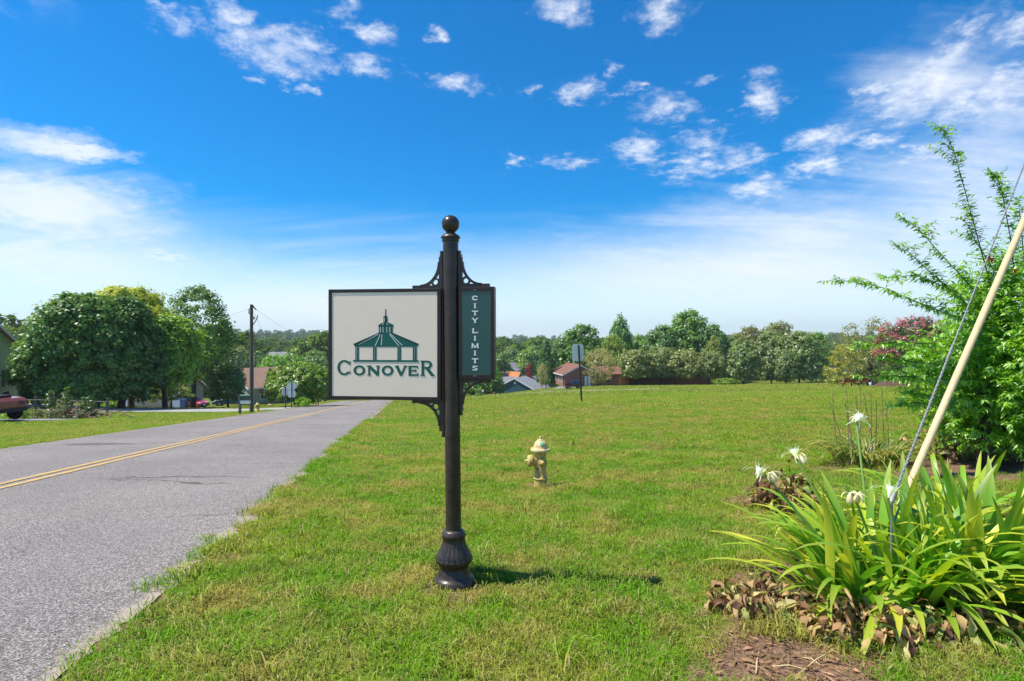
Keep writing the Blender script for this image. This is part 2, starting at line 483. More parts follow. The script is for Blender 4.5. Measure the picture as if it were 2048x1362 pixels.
M['trim'] = simple('white trim', (0.74, 0.75, 0.75), 0.5, 0, 0.04, 5)
M['shutter'] = simple('dark shutter', (0.02, 0.026, 0.034), 0.5)
M['rust'] = simple('rust orange metal roof', (0.52, 0.19, 0.06), 0.6, 0.1, 0.18, 1.5)
M['rblack'] = simple('black rubber', (0.02, 0.02, 0.022), 0.75)
M['chrome'] = simple('wheel alloy', (0.60, 0.60, 0.62), 0.28, 0.8)
M['redpaint'] = simple('red car paint', (0.55, 0.010, 0.020), 0.22, 0.0, 0.04, 3, 0, 0.6, None, 0.7)
M['truckred'] = simple('copper red paint', (0.24, 0.055, 0.028), 0.26, 0.2, 0.08, 3, 0, 0.5, None, 0.6)
M['bluepl'] = simple('blue plastic', (0.035, 0.10, 0.22), 0.45)
M['benchred'] = simple('red brown plastic lumber', (0.28, 0.065, 0.030), 0.55)
M['dkgreen'] = simple('dark green enamel', (0.02, 0.075, 0.045), 0.45)
M['wood'] = simple('stained fence boards', (0.155, 0.062, 0.032), 0.8, 0, 0.25, 3, 0.2)
M['woodor'] = simple('fresh orange fence boards', (0.42, 0.15, 0.045), 0.75, 0, 0.18, 3, 0.2)
M['greywood'] = simple('grey weathered rails', (0.14, 0.125, 0.11), 0.85, 0, 0.25, 5, 0.3)
M['concrete'] = simple('pale concrete', (0.45, 0.43, 0.39), 0.85, 0, 0.12, 1.5, 0.2)
M['gravel'] = simple('grey drive', (0.24, 0.23, 0.24), 0.9, 0, 0.2, 4, 0.4)
M['mulch'] = simple('brown mulch', (0.10, 0.055, 0.036), 0.95, 0, 0.4, 9, 0.8)
M['petal'] = leaf_mat('white petal', 0.0, 0.3, 0.02)
M['leaf'] = leaf_mat('tree leaf', 0.030, 0.42, 0.16, rough=0.42)
M['shrubleaf'] = leaf_mat('glossy shrub leaf', 0.022, 0.42, 0.22, rough=0.42)
M['lily'] = leaf_mat('strap leaf', 0.018, 0.36, 0.16, tip=((0.46, 0.42, 0.05), 0.5), rough=0.45)
M['dead'] = leaf_mat('withered leaf', 0.02, 0.25, 0.03)


def roof_mat(name, col):
    m, t = new_mat(name)
    b = t.n('ShaderNodeBsdfPrincipled'); b.inputs['Roughness'].default_value = 0.9
    pos = t.n('ShaderNodeTexCoord').outputs['Object']
    br = t.n('ShaderNodeTexBrick'); t.l(t.vmath('MULTIPLY', pos, (1, 1, 1)), br.inputs['Vector'])
    br.inputs['Scale'].default_value = 1.0; br.inputs['Brick Width'].default_value = 0.33; br.inputs['Row Height'].default_value = 0.16
    br.inputs['Mortar Size'].default_value = 0.012
    br.inputs['Color1'].default_value = c4(tuple(x * 0.82 for x in col)); br.inputs['Color2'].default_value = c4(tuple(min(1, x * 1.18) for x in col))
    br.inputs['Mortar'].default_value = c4(tuple(x * 0.6 for x in col))
    n = t.noise(pos, 0.9, 5, 0.6)
    t.l(t.mix(t.math('MULTIPLY', t.smooth(n, 0.4, 0.7), 0.3), br.outputs['Color'], c4(tuple(x * 0.7 for x in col))), b.inputs['Base Color'])
    o = t.n('ShaderNodeOutputMaterial'); t.l(b.outputs[0], o.inputs[0])
    return m


def brick_mat():
    m, t = new_mat('red brick')
    b = t.n('ShaderNodeBsdfPrincipled'); b.inputs['Roughness'].default_value = 0.9
    pos = t.n('ShaderNodeTexCoord').outputs['Object']
    s = t.n('ShaderNodeSeparateXYZ'); t.l(pos, s.inputs[0])
    c = t.n('ShaderNodeCombineXYZ'); t.l(t.math('ADD', s.outputs[0], s.outputs[1]), c.inputs[0]); t.l(s.outputs[2], c.inputs[1])
    br = t.n('ShaderNodeTexBrick'); t.l(c.outputs[0], br.inputs['Vector'])
    br.inputs['Scale'].default_value = 1.0; br.inputs['Brick Width'].default_value = 0.22; br.inputs['Row Height'].default_value = 0.075; br.inputs['Mortar Size'].default_value = 0.008
    br.inputs['Color1'].default_value = (0.22, 0.065, 0.038, 1); br.inputs['Color2'].default_value = (0.31, 0.105, 0.06, 1); br.inputs['Mortar'].default_value = (0.34, 0.27, 0.22, 1)
    t.l(br.outputs['Color'], b.inputs['Base Color'])
    o = t.n('ShaderNodeOutputMaterial'); t.l(b.outputs[0], o.inputs[0])
    return m


def glass_mat():
    m, t = new_mat('window glass')
    b = t.n('ShaderNodeBsdfPrincipled')
    b.inputs['Base Color'].default_value = (0.03, 0.04, 0.05, 1); b.inputs['Roughness'].default_value = 0.08; b.inputs['Specular IOR Level'].default_value = 0.4
    o = t.n('ShaderNodeOutputMaterial'); t.l(b.outputs[0], o.inputs[0])
    return m

M['rbrown'] = roof_mat('brown shingle', (0.30, 0.175, 0.125))
M['rgrey'] = roof_mat('grey shingle', (0.25, 0.25, 0.28))
M['rred'] = roof_mat('red brown shingle', (0.21, 0.090, 0.062))
M['rdark'] = roof_mat('charcoal shingle', (0.13, 0.13, 0.15))
M['brick'] = brick_mat()
M['glass'] = glass_mat()

# ------------------------------------------------------------------ ground
SOIL = []   # (x, y, rx, ry, strength)
for (px, py, rx, ry, s) in [(1575, 1325, 0.50, 0.30, 1.0), (1500, 1000, 0.22, 0.22, 0.9), (1720, 1215, 0.85, 0.40, 1.0), (1990, 940, 1.5, 0.75, 0.85),
                            (1790, 930, 1.1, 0.5, 0.8), (1540, 985, 0.35, 0.3, 0.9), (1085, 968, 0.26, 0.16, 0.75), (1130, 972, 0.22, 0.10, 0.55), (1560, 1150, 0.30, 0.25, 0.8),
                            (905, 1180, 0.19, 0.17, 0.7), (2000, 1020, 0.9, 0.4, 0.5)]:
    h_ = hit(px, py)
    SOIL.append((h_.x, h_.y, rx, ry, s))


def soil(x, y):
    x = np.asarray(x, float); y = np.asarray(y, float)
    m = np.zeros(np.broadcast(x, y).shape)
    wob = 0.16 * np.sin(x * 9.1 + y * 4.3) + 0.12 * np.sin(x * 17.3 - y * 13.7)
    for (sx, sy, rx, ry, s) in SOIL:
        d = np.sqrt(((x - sx) / rx) ** 2 + ((y - sy) / ry) ** 2) + wob
        m = np.maximum(m, s * np.clip((1.25 - d) / 0.5, 0, 1))
    return m

us = np.unique(np.concatenate([np.linspace(-8.0, -1.9, 6), np.array(_DU), np.array([-8.4, -1.7, -1.6, -1.46, -1.4, -1.33, -1.25, -1.0]), np.arange(-0.8, 5.6, 0.08), np.arange(5.6, 12, 0.3), np.arange(12, 40, 1.5),
     np.arange(40, 140, 5), np.arange(-20, -8.3, 0.6), np.arange(-60, -20, 2.0), np.arange(-150, -60, 8), np.geomspace(150, 2600, 34), -np.geomspace(160, 2600, 34)]))
ys = np.unique(np.concatenate([np.arange(-14, 0, 1.0), np.arange(0, 9, 0.08), np.arange(9, 20, 0.3), np.arange(20, 50, 0.8), np.arange(50, 140, 2), np.arange(140, 300, 6), np.geomspace(300, 3000, 60)]))
UU, YY = np.meshgrid(us, ys)
XX = UU - 0.192 * YY
ZZ = CZ + zrel(XX, YY)
nu, ny = len(us), len(ys)
idx = np.arange(nu * ny).reshape(ny, nu)
q = np.stack([idx[:-1, :-1], idx[:-1, 1:], idx[1:, 1:], idx[1:, :-1]], -1).reshape(-1, 4)
mG, t = new_mat('turf')
b_ = t.n('ShaderNodeBsdfPrincipled'); b_.inputs['Roughness'].default_value = 0.95; b_.inputs['Specular IOR Level'].default_value = 0.1
pos = t.n('ShaderNodeNewGeometry').outputs['Position']
tc = turf_color(t, pos)
fine = t.noise(t.vmath('MULTIPLY', pos, (1, 0.6, 1)), 9.0, 5, 0.72)
tc = t.mix(1.0, tc, t.mix(t.smooth(fine, 0.3, 0.7), (0.55, 0.55, 0.5, 1), (1.45, 1.4, 1.3, 1)), 'MULTIPLY')
so = t.n('ShaderNodeAttribute'); so.attribute_name = 'soil'
sn = t.noise(pos, 14, 6, 0.7)
sc_ = t.mix(t.smooth(t.noise(pos, 45, 6, 0.75), 0.36, 0.64), (0.055, 0.030, 0.020, 1), (0.33, 0.21, 0.13, 1))
sc_ = t.mix(t.math('MULTIPLY', t.smooth(sn, 0.4, 0.65), 0.5), sc_, (0.15, 0.085, 0.055, 1))
sm = t.smooth(t.math('ADD', so.outputs['Fac'], t.math('MULTIPLY', t.math('SUBTRACT', t.noise(pos, 22, 4, 0.6), 0.5), 0.9)), 0.30, 0.55)
tc = t.mix(1.0, t.mix(0.30, tc, (0.20, 0.15, 0.06, 1)), (0.62, 0.62, 0.6, 1), 'MULTIPLY')       # brown thatch and soil, then darkened as shade between the blades
gc = t.mix(sm, tc, sc_)
sep_ = t.n('ShaderNodeSeparateXYZ'); t.l(pos, sep_.inputs[0])
farw = t.smooth(sep_.outputs[1], 130, 210)
gc = t.mix(farw, gc, (0.035, 0.065, 0.018, 1))
t.l(gc, b_.inputs['Base Color'])
bn = t.n('ShaderNodeBump'); bn.inputs['Strength'].default_value = 0.6; bn.inputs['Distance'].default_value = 0.03
t.l(t.noise(pos, 30, 5, 0.7), bn.inputs['Height']); t.l(bn.outputs[0], b_.inputs['Normal'])
t.l(b_.outputs[0], t.n('ShaderNodeOutputMaterial').inputs[0])
ZZ = ZZ + np.exp(-((UU + 1.43) / 0.11) ** 2) * (YY < 60) * (-0.004 + 0.004 * np.sin(YY * 5.3) + 0.004 * np.sin(YY * 13.1 + UU * 20) + 0.003 * np.sin(YY * 29.0))
me = raw_mesh('ground', np.stack([XX, YY, ZZ], -1).reshape(-1, 3), q, mG, None, True)
sa = soil(XX, YY)
eu = UU + 0.05 * np.sin(YY * 3.1) + 0.04 * np.sin(YY * 7.7 + 1)
sa = np.maximum(sa, np.where((eu > -1.62) & (eu < -1.16) & (YY < 40), 0.62, 0))
at = me.attributes.new('soil', 'FLOAT', 'POINT'); at.data.foreach_set('value', sa.ravel().astype(np.float32))
tag(linked('ground', me), kind='structure')


def strip(name, ua, ub, y0, y1, lift, mat, ny_=200, nu_=6, ragged=0.0, geom=True):
    yy = np.geomspace(y0 + 20, y1 + 20, ny_) - 20 if geom else np.linspace(y0, y1, ny_)
    rng = np.random.default_rng(5)
    wa = np.convolve(rng.normal(0, 1, ny_ + 8), np.ones(9) / 9, 'valid') * ragged + np.where(ragged > 0, rng.normal(0, 0.25, ny_), 0) * ragged
    wb = np.convolve(rng.normal(0, 1, ny_ + 8), np.ones(9) / 9, 'valid') * ragged + np.where(ragged > 0, rng.normal(0, 0.25, ny_), 0) * ragged
    s = np.linspace(0, 1, nu_)
    U = (ua + wa)[:, None] * (1 - s) + (ub + wb)[:, None] * s
    Yg = np.repeat(yy[:, None], nu_, 1)
    X = U - 0.192 * Yg
    zc = np.interp(Yg, _yd, _zd) + 0.02 * (1 - ((U + 4.85) / 3.5) ** 2)     # slight crown
    Z = CZ + zc + lift
    vid = np.arange(ny_ * nu_).reshape(ny_, nu_)
    qq = np.stack([vid[:-1, :-1], vid[:-1, 1:], vid[1:, 1:], vid[1:, :-1]], -1).reshape(-1, 4)
    return raw_mesh(name, np.stack([X, Yg, Z], -1).reshape(-1, 3), qq, mat, None, True)

# asphalt, worn pale, with exposed aggregate, cracks and a sandy edge
mA, t = new_mat('worn asphalt')
b_ = t.n('ShaderNodeBsdfPrincipled'); b_.inputs['Specular IOR Level'].default_value = 0.25
pos = t.n('ShaderNodeNewGeometry').outputs['Position']
s_ = t.n('ShaderNodeSeparateXYZ'); t.l(pos, s_.inputs[0])
U_ = t.math('ADD', s_.outputs[0], t.math('MULTIPLY', s_.outputs[1], 0.192))
v1 = t.n('ShaderNodeTexVoronoi'); v1.inputs['Scale'].default_value = 150; t.l(pos, v1.inputs['Vector'])
sc1 = t.n('ShaderNodeSeparateColor'); t.l(v1.outputs['Color'], sc1.inputs[0])
agg = t.mix(t.smooth(sc1.outputs[0], 0.1, 0.9), (0.085, 0.074, 0.067, 1), (0.290, 0.257, 0.237, 1))
agg = t.mix(t.smooth(sc1.outputs[1], 0.80, 0.95), agg, (0.52, 0.48, 0.45, 1))
big = t.noise(pos, 0.5, 4, 0.6)
agg = t.mix(1.0, agg, t.mix(t.smooth(big, 0.3, 0.7), (0.88, 0.88, 0.90, 1), (1.10, 1.09, 1.08, 1)), 'MULTIPLY')
# smoother, slightly darker wheel tracks
w1 = t.math('ABSOLUTE', t.math('SUBTRACT', t.math('ABSOLUTE', t.math('ADD', t.math('ABSOLUTE', t.math('ADD', U_, 4.85)), -1.75)), 0.85))
agg = t.mix(t.math('MULTIPLY', t.smooth(w1, 0.05, 0.5, 1, 0), 0.16), agg, (0.20, 0.185, 0.185, 1))
vc = t.n('ShaderNodeTexVoronoi'); vc.feature = 'DISTANCE_TO_EDGE'; vc.inputs['Scale'].default_value = 0.33
wn = t.noise(pos, 1.6, 5, 0.65, 0, out=1)
t.l(t.vmath('ADD', t.vmath('MULTIPLY', pos, (0.55, 1.5, 0)), t.vmath('MULTIPLY', t.vmath('SUBTRACT', wn, (0.5, 0.5, 0.5)), (0.9, 0.9, 0))), vc.inputs['Vector'])
crack = t.math('MULTIPLY', t.smooth(vc.outputs['Distance'], 0.0, 0.010, 1, 0), t.smooth(t.noise(pos, 0.42, 3, 0.5), 0.47, 0.56))
agg = t.mix(t.math('MULTIPLY', crack, 0.85), agg, (0.05, 0.042, 0.035, 1))
hs = hit(195, 897)
st = t.math('ADD', t.vmath('LENGTH', t.vmath('MULTIPLY', t.vmath('SUBTRACT', pos, tuple(hs)), (1 / 1.15, 1 / 0.42, 0))), t.math('MULTIPLY', t.noise(pos, 3, 4, 0.6), 0.9))
agg = t.mix(t.smooth(st, 0.95, 1.35, 0.75, 0), agg, (0.085, 0.075, 0.08, 1))
edge = t.math('MINIMUM', t.math('SUBTRACT', -1.41, U_), t.math('ADD', U_, 8.27))
en = t.noise(pos, 7, 5, 0.65)
agg = t.mix(t.math('MULTIPLY', t.smooth(t.math('ADD', edge, t.math('MULTIPLY', t.math('SUBTRACT', en, 0.5), -0.22)), 0.005, 0.11, 1, 0), 0.8), agg, (0.44, 0.345, 0.27, 1))
t.l(agg, b_.inputs['Base Color']); b_.inputs['Roughness'].default_value = 0.85
bn = t.n('ShaderNodeBump'); bn.inputs['Strength'].default_value = 0.55; bn.inputs['Distance'].default_value = 0.006
t.l(v1.outputs['Distance'], bn.inputs['Height']); t.l(bn.outputs[0], b_.inputs['Normal'])
t.l(b_.outputs[0], t.n('ShaderNodeOutputMaterial').inputs[0])
tag(linked('road', strip('road', -8.27, -1.38, -12, 150, -0.006, mA, 1400, 14, 0.07)), kind='structure')
# worn double yellow line
mY, t = new_mat('worn yellow line paint')
b_ = t.n('ShaderNodeBsdfPrincipled'); b_.inputs['Roughness'].default_value = 0.75
pos = t.n('ShaderNodeNewGeometry').outputs['Position']
wv = t.math('ADD', t.math('MULTIPLY', t.noise(pos, 60, 4, 0.7), 0.6), t.math('MULTIPLY', t.noise(pos, 5, 3, 0.6), 0.4))
t.l(t.mix(t.smooth(wv, 0.46, 0.60), (0.56, 0.34, 0.085, 1), (0.34, 0.27, 0.18, 1)), b_.inputs['Base Color'])
t.l(b_.outputs[0], t.n('ShaderNodeOutputMaterial').inputs[0])
for uc in (-4.99, -4.77):
    tag(linked('yellow_line', strip('yellow_line', uc - 0.05, uc + 0.05, -12, 150, 0.001, mY, 1400, 2, 0.004)), kind='structure')


def sheet(name, poly, lift, mat, res=1.0, kind='structure'):
    """A ground-following sheet over a convex-ish quad given by four (x, y) corners in order."""
    a, b, c, d = [np.array(p[:2], float) for p in poly]
    n1 = max(2, int(max(np.linalg.norm(b - a), np.linalg.norm(c - d)) / res) + 1); n2 = max(2, int(max(np.linalg.norm(d - a), np.linalg.norm(c - b)) / res) + 1)
    s, t_ = np.meshgrid(np.linspace(0, 1, n1), np.linspace(0, 1, n2))
    s = s[..., None]; t_ = t_[..., None]
    p = (a * (1 - s) + b * s) * (1 - t_) + (d * (1 - s) + c * s) * t_
    z = CZ + zrel(p[..., 0], p[..., 1]) + lift
    v = np.concatenate([p, z[..., None]], -1).reshape(-1, 3)
    vid = np.arange(n1 * n2).reshape(n2, n1)
    qq = np.stack([vid[:-1, :-1], vid[:-1, 1:], vid[1:, 1:], vid[1:, :-1]], -1).reshape(-1, 4)
    return tag(linked(name, raw_mesh(name, v, qq, mat, None, True)), kind=kind)

mS = simple('side street asphalt', (0.33, 0.32, 0.315), 0.9, 0, 0.14, 3, 0.2)
sheet('side_street', [(-70, 41.5), (-8.25 - 0.192 * 38.8 + 0.2, 38.6), (-8.25 - 0.192 * 46.5 + 0.2, 46.5), (-70, 45.6)], 0.03, mS)
sheet('driveway', [(-46, 45.5), (-36.5, 45.5), (-36, 72), (-50, 63.5)], 0.045, mS)
sheet('truck_drive', [(-42, 25.2), (-21.8, 26.4), (-21.5, 28.4), (-42, 29)], 0.03, M['gravel'])
h1, h2, h3, h4 = hit(1062, 784), hit(1128, 779), hit(1152, 772.6), hit(1120, 772.8)
sheet('gravel_drive', [h1, h2, h3, h4], 0.05, M['gravel'])
sheet('lane', [hit(925, 794.5), hit(1320, 778.8), hit(1320, 777.6), hit(925, 792.5)], 0.05, simple('pale lane', (0.33, 0.30, 0.19), 0.9, 0, 0.1, 2))
sheet('far_street', [hit(928, 786.8), hit(1010, 785), hit(1010, 783.6), hit(928, 785.2)], 0.06, M['concrete'])
sheet('garden_path', [hit(533, 812), hit(540, 812), hit(556, 804), hit(549, 804)], 0.05, simple('sandy path', (0.52, 0.40, 0.27), 0.9))

# ------------------------------------------------------------------ grass: real blades near, thinning with distance
mB, t = new_mat('grass blade')
pos = t.n('ShaderNodeNewGeometry').outputs['Position']
tc = turf_color(t, pos)
at = t.n('ShaderNodeAttribute'); at.attribute_name = 'tone'
h = t.n('ShaderNodeHueSaturation'); t.l(tc, h.inputs['Color'])
t._set(h.inputs['Value'], t.math('ADD', t.math('MULTIPLY', at.outputs['Fac'], 1.1), 0.62))
dry = t.smooth(at.outputs['Fac'], 0.86, 0.90)
col = t.mix(t.math('MULTIPLY', dry, 0.9), h.outputs[0], (0.42, 0.32, 0.15, 1))
d = t.n('ShaderNodeBsdfDiffuse'); t.l(col, d.inputs['Color'])
tr = t.n('ShaderNodeBsdfTranslucent'); t.l(t.mix(1.0, col, (1.3, 1.35, 0.7, 1), 'MULTIPLY'), tr.inputs['Color'])
gN = t.n('ShaderNodeNewGeometry').outputs['Normal']
nUp = t.vmath('NORMALIZE', t.vmath('ADD', t.vmath('MULTIPLY', gN, (0.5, 0.5, 0.5)), (0, 0, 0.75)))   # shading normal bent upwards so upright blades look as brightly lit as flat ground
t.l(nUp, d.inputs['Normal'])
mx = t.n('ShaderNodeMixShader'); mx.inputs[0].default_value = 0.30; t.l(d.outputs[0], mx.inputs[1]); t.l(tr.outputs[0], mx.inputs[2])
g = t.n('ShaderNodeBsdfGlossy'); g.inputs['Roughness'].default_value = 0.38; g.inputs['Color'].default_value = (0.9, 1, 0.85, 1)
mx2 = t.n('ShaderNodeMixShader'); mx2.inputs[0].default_value = 0.012; t.l(mx.outputs[0], mx2.inputs[1]); t.l(g.outputs[0], mx2.inputs[2])
t.l(mx2.outputs[0], t.n('ShaderNodeOutputMaterial').inputs[0])


def tuft_mesh(name, seed, nb, rad, h0, h1, w, lean=0.9, mat=None, dryness=0.13):
    rng = np.random.default_rng(seed)
    r = rad * np.sqrt(rng.random(nb)); a = rng.random(nb) * 6.283
    bx, by = r * np.cos(a), r * np.sin(a)
    hh = rng.uniform(h0, h1, nb); az_ = rng.random(nb) * 6.283
    ln = hh * lean * rng.uniform(0.25, 1.15, nb)
    fx, fy = np.cos(az_), np.sin(az_)
    sx, sy = -fy * w / 2, fx * w / 2
    z0 = np.full(nb, -0.012)
    mxx, myy, mz = bx + fx * ln * 0.35, by + fy * ln * 0.35, hh * 0.62
    tx, ty, tz = bx + fx * ln, by + fy * ln, hh * np.clip(1.05 - 0.45 * (ln / hh) ** 2 * 0.6, 0.4, 1)
    v = np.stack([np.stack([bx - sx, by - sy, z0], -1), np.stack([bx + sx, by + sy, z0], -1), np.stack([mxx + sx * .8, myy + sy * .8, mz], -1),
                  np.stack([mxx - sx * .8, myy - sy * .8, mz], -1), np.stack([tx, ty, tz], -1)], 1).reshape(-1, 3)
    o = np.arange(nb)[:, None] * 5
    f = np.concatenate([o + np.array([[0, 1, 2]]), o + np.array([[0, 2, 3]]), o + np.array([[3, 2, 4]])], 0)
    tone = rng.random(nb) * 0.85
    tone[rng.random(nb) < dryness] = 0.95
    return raw_mesh(name, v, f, mat or mB, np.repeat(tone, 5))


def scatter(name, groups, seed, kind='stuff'):
    """One object; copies of the prototype meshes are instanced on its points. groups: (points, prototypes, smin, smax, tilt)."""
    rng = np.random.default_rng(seed)
    pts = np.concatenate([g[0] for g in groups]); n = len(pts)
    protos = [p for g in groups for p in g[1]]
    scl, pick, til, base = [], [], [], 0
    for (p_, pr_, s0, s1, tl) in groups:
        scl.append(rng.uniform(s0, s1, len(p_))); pick.append(base + rng.integers(0, len(pr_), len(p_))); til.append(np.full(len(p_), tl)); base += len(pr_)
    scl = np.concatenate(scl); pick = np.concatenate(pick); til = np.concatenate(til)
    me = bpy.data.meshes.new(name)
    me.vertices.add(n); me.vertices.foreach_set('co', np.ascontiguousarray(pts, dtype=np.float32).ravel())
    rot = np.stack([rng.normal(0, 1, n) * til, rng.normal(0, 1, n) * til, rng.random(n) * 6.283], -1).astype(np.float32)
    a = me.attributes.new('rot', 'FLOAT_VECTOR', 'POINT'); a.data.foreach_set('vector', rot.ravel())
    a = me.attributes.new('scl', 'FLOAT', 'POINT'); a.data.foreach_set('value', scl.astype(np.float32))
    a = me.attributes.new('pick', 'INT', 'POINT'); a.data.foreach_set('value', pick.astype(np.int32))
    o = bpy.data.objects.new(name, me); COL.objects.link(o)
    ng = bpy.data.node_groups.new(name, 'GeometryNodeTree')
    ng.interface.new_socket('Geometry', in_out='INPUT', socket_type='NodeSocketGeometry')
    ng.interface.new_socket('Geometry', in_out='OUTPUT', socket_type='NodeSocketGeometry')
    N = ng.nodes; L = ng.links
    gi = N.new('NodeGroupInput'); go = N.new('NodeGroupOutput'); jn = N.new('GeometryNodeJoinGeometry')
    ar = N.new('GeometryNodeInputNamedAttribute'); ar.data_type = 'FLOAT_VECTOR'; ar.inputs[0].default_value = 'rot'
    asl = N.new('GeometryNodeInputNamedAttribute'); asl.data_type = 'FLOAT'; asl.inputs[0].default_value = 'scl'
    ap = N.new('GeometryNodeInputNamedAttribute'); ap.data_type = 'INT'; ap.inputs[0].default_value = 'pick'
    for k, pm in enumerate(protos):
        src = bpy.data.objects.new(name + '_source', pm)
        oi = N.new('GeometryNodeObjectInfo'); oi.inputs[0].default_value = src; oi.inputs['As Instance'].default_value = True
        ip = N.new('GeometryNodeInstanceOnPoints')
        cmp_ = N.new('FunctionNodeCompare'); cmp_.data_type = 'INT'; cmp_.operation = 'EQUAL'
        L.new(ap.outputs[0], cmp_.inputs[2]); cmp_.inputs[3].default_value = k
        L.new(gi.outputs[0], ip.inputs['Points']); L.new(cmp_.outputs[0], ip.inputs['Selection'])
        L.new(oi.outputs['Geometry'], ip.inputs['Instance']); L.new(ar.outputs[0], ip.inputs['Rotation']); L.new(asl.outputs[0], ip.inputs['Scale'])
        L.new(ip.outputs[0], jn.inputs[0])
    L.new(jn.outputs[0], go.inputs[0])
    md = o.modifiers.new('scatter', 'NODES'); md.node_group = ng
    return tag(o, kind=kind)


rg = np.random.default_rng(11)


def lawn_pts(y0, y1, dens, side, cap_soil=True):
    """Random points on the lawn between two distances, inside the wedge of ground about the view."""
    n = int((y1 - y0) * (y1 + y0) / 2 * 2.3 * dens) + 200
    y = np.sqrt(rg.random(n) * (y1 ** 2 - y0 ** 2) + y0 ** 2)
    x = (rg.random(n) * 2.3 - 1.15) * y
    u = x + 0.192 * y
    wob = 0.05 * np.sin(y * 3.1) + 0.04 * np.sin(y * 7.7 + 1) + 0.03 * np.sin(y * 19)
    k = (u > -1.34 - wob) if side > 0 else (u < -8.33)
    x, y = x[k], y[k]
    if cap_soil:
        s = soil(x, y); k = rg.random(len(x)) > s * 1.25
        x, y = x[k], y[k]
    return np.stack([x, y, CZ + zrel(x, y)], -1)


def off_surfaces(p):
    """Keep grass off the drives and side streets."""
    x, y = p[:, 0], p[:, 1]
    k = ~((y > 38.4) & (y < 47) & (x < -14) & (x > -72)) & ~((y > 45) & (y < 70) & (x < -36) & (x > -48)) & ~((y > 25.2) & (y < 29) & (x < -21.6))
    return p[k]

tA = [tuft_mesh('tuft', i, 120, 0.13, 0.010, 0.034, 0.0036, 2.3) for i in range(6)]
tB = [tuft_mesh('tuft', 20 + i, 64, 0.20, 0.014, 0.042, 0.0065, 2.0) for i in range(4)]
tC = [tuft_mesh('tuft', 40 + i, 52, 0.45, 0.02, 0.055, 0.015, 1.8) for i in range(4)]
tD = [tuft_mesh('tuft', 60 + i, 34, 0.9, 0.03, 0.075, 0.04, 1.5) for i in range(4)]
near = np.concatenate([lawn_pts(1.6, 6.5, 175, 1), lawn_pts(6.5, 10.5, 90, 1)])
mid = np.concatenate([lawn_pts(10.5, 22, 34, 1), lawn_pts(9, 22, 34, -1)])
far_ = off_surfaces(np.concatenate([lawn_pts(22, 48, 7.0, 1), lawn_pts(22, 48, 7.0, -1)]))
vfar = off_surfaces(np.concatenate([lawn_pts(48, 100, 1.6, 1), lawn_pts(48, 90, 1.2, -1)]))
# longer, rougher grass leaning over the asphalt edge and in scattered weeds
n = 1500
ey = np.sqrt(rg.random(n) * (24 ** 2 - 1.6 ** 2) + 1.6 ** 2)
clumpy = np.sin(ey * 2.3) + 0.7 * np.sin(ey * 5.9 + 1) + rg.normal(0, 0.5, n)
ex = -1.34 + rg.normal(0, 0.07, n) - 0.192 * ey
edge_pts = np.stack([ex, ey, CZ + zrel(ex, ey)], -1)[clumpy > -0.1]
tE = [tuft_mesh('tuft', 80 + i, 36, 0.10, 0.03, 0.10, 0.006, 1.6) for i in range(4)]
tW = [tuft_mesh('tuft', 90 + i, 22, 0.07, 0.06, 0.13, 0.0065, 1.2, None, 0.1) for i in range(4)]
GRASS = scatter('grass', [(near, tA, 0.65, 1.35, 0.2), (mid, tB, 0.8, 1.3, 0.1), (far_, tC, 0.8, 1.3, 0.0), (vfar, tD, 0.8, 1.3, 0.0),
                          (edge_pts, tE, 0.7, 1.3, 0.1), (lawn_pts(1.8, 14, 1.1, 1), tW, 0.6, 1.3, 0.1)], 1)
tag(GRASS, 'short mown lawn grass with straw coloured patches beside the road', 'grass')

# ------------------------------------------------------------------ the city sign
SY = 3.7
SX = (906 - 1024) / F * SY
SZ = gz(SX, SY)
TH = R(-7)
PXM = SY / F                      # metres per photo pixel at the post
root = thing('city_sign', 'bronze post carrying a cream gazebo sign and a narrow green sign', 'sign', (SX, SY, SZ), TH)
# small lean of the post, as in the photograph
LEAN = -0.0085


def lx(px):
    """Photo column -> local x along the sign's own plane."""
    k = (px - 1024) / F
    return (k * SY - SX) / (math.cos(TH) - k * math.sin(TH))


def lz(py, x=0.0):
    """Photo row -> local height at local x."""
    return CZ - (py - 681) / F * (SY + x * math.sin(TH)) - SZ

zb = lz(1184)
def ring(hw, py): return (hw * PXM, lz(py))

# base casting
prof = [ring(42, 1192), ring(43, 1172), ring(43.5, 1163), ring(42.5, 1157), ring(40, 1153.5), ring(39, 1152), ring(36, 1150), ring(33, 1146), ring(31.5, 1141), ring(30.5, 1137),
        ring(29, 1134), ring(28.5, 1131), ring(31, 1127), ring(34.5, 1123), ring(37, 1119), ring(37.6, 1116), ring(37.2, 1113), ring(35.8, 1111.5), ring(35.4, 1110), ring(34, 1106), ring(30.5, 1100), ring(27, 1094), ring(24.2, 1087), ring(22.5, 1080), ring(21.7, 1074)]
def flute(i): return (20, 0.045) if (12 <= i <= 17) or i >= 19 else (0, 0)
Ms = Matrix.Translation((2.0 * PXM, 0, 0))
MB().lathe(prof, 120, 0, Ms, flute).build('base', M['bronze'], root)
MB().lathe([ring(22.2, 1074.5), ring(24, 1073), ring(24.2, 1067), ring(23.5, 1065), ring(22, 1063.5), ring(21.5, 1061), ring(19.5, 1059.5), ring(16.2, 1058)], 48, 0, Matrix.Translation((1.4 * PXM, 0, 0))).build('base_collar', M['bronze'], root)
ptop = lz(482)
MB().tube([(1.0 * PXM, 0, lz(1060)), (LEAN * ptop * 0 - 5.0 * PXM, 0, ptop)], 15.6 * PXM, 40).build('pole', M['bronze'], root)
cxo = -5.0 * PXM
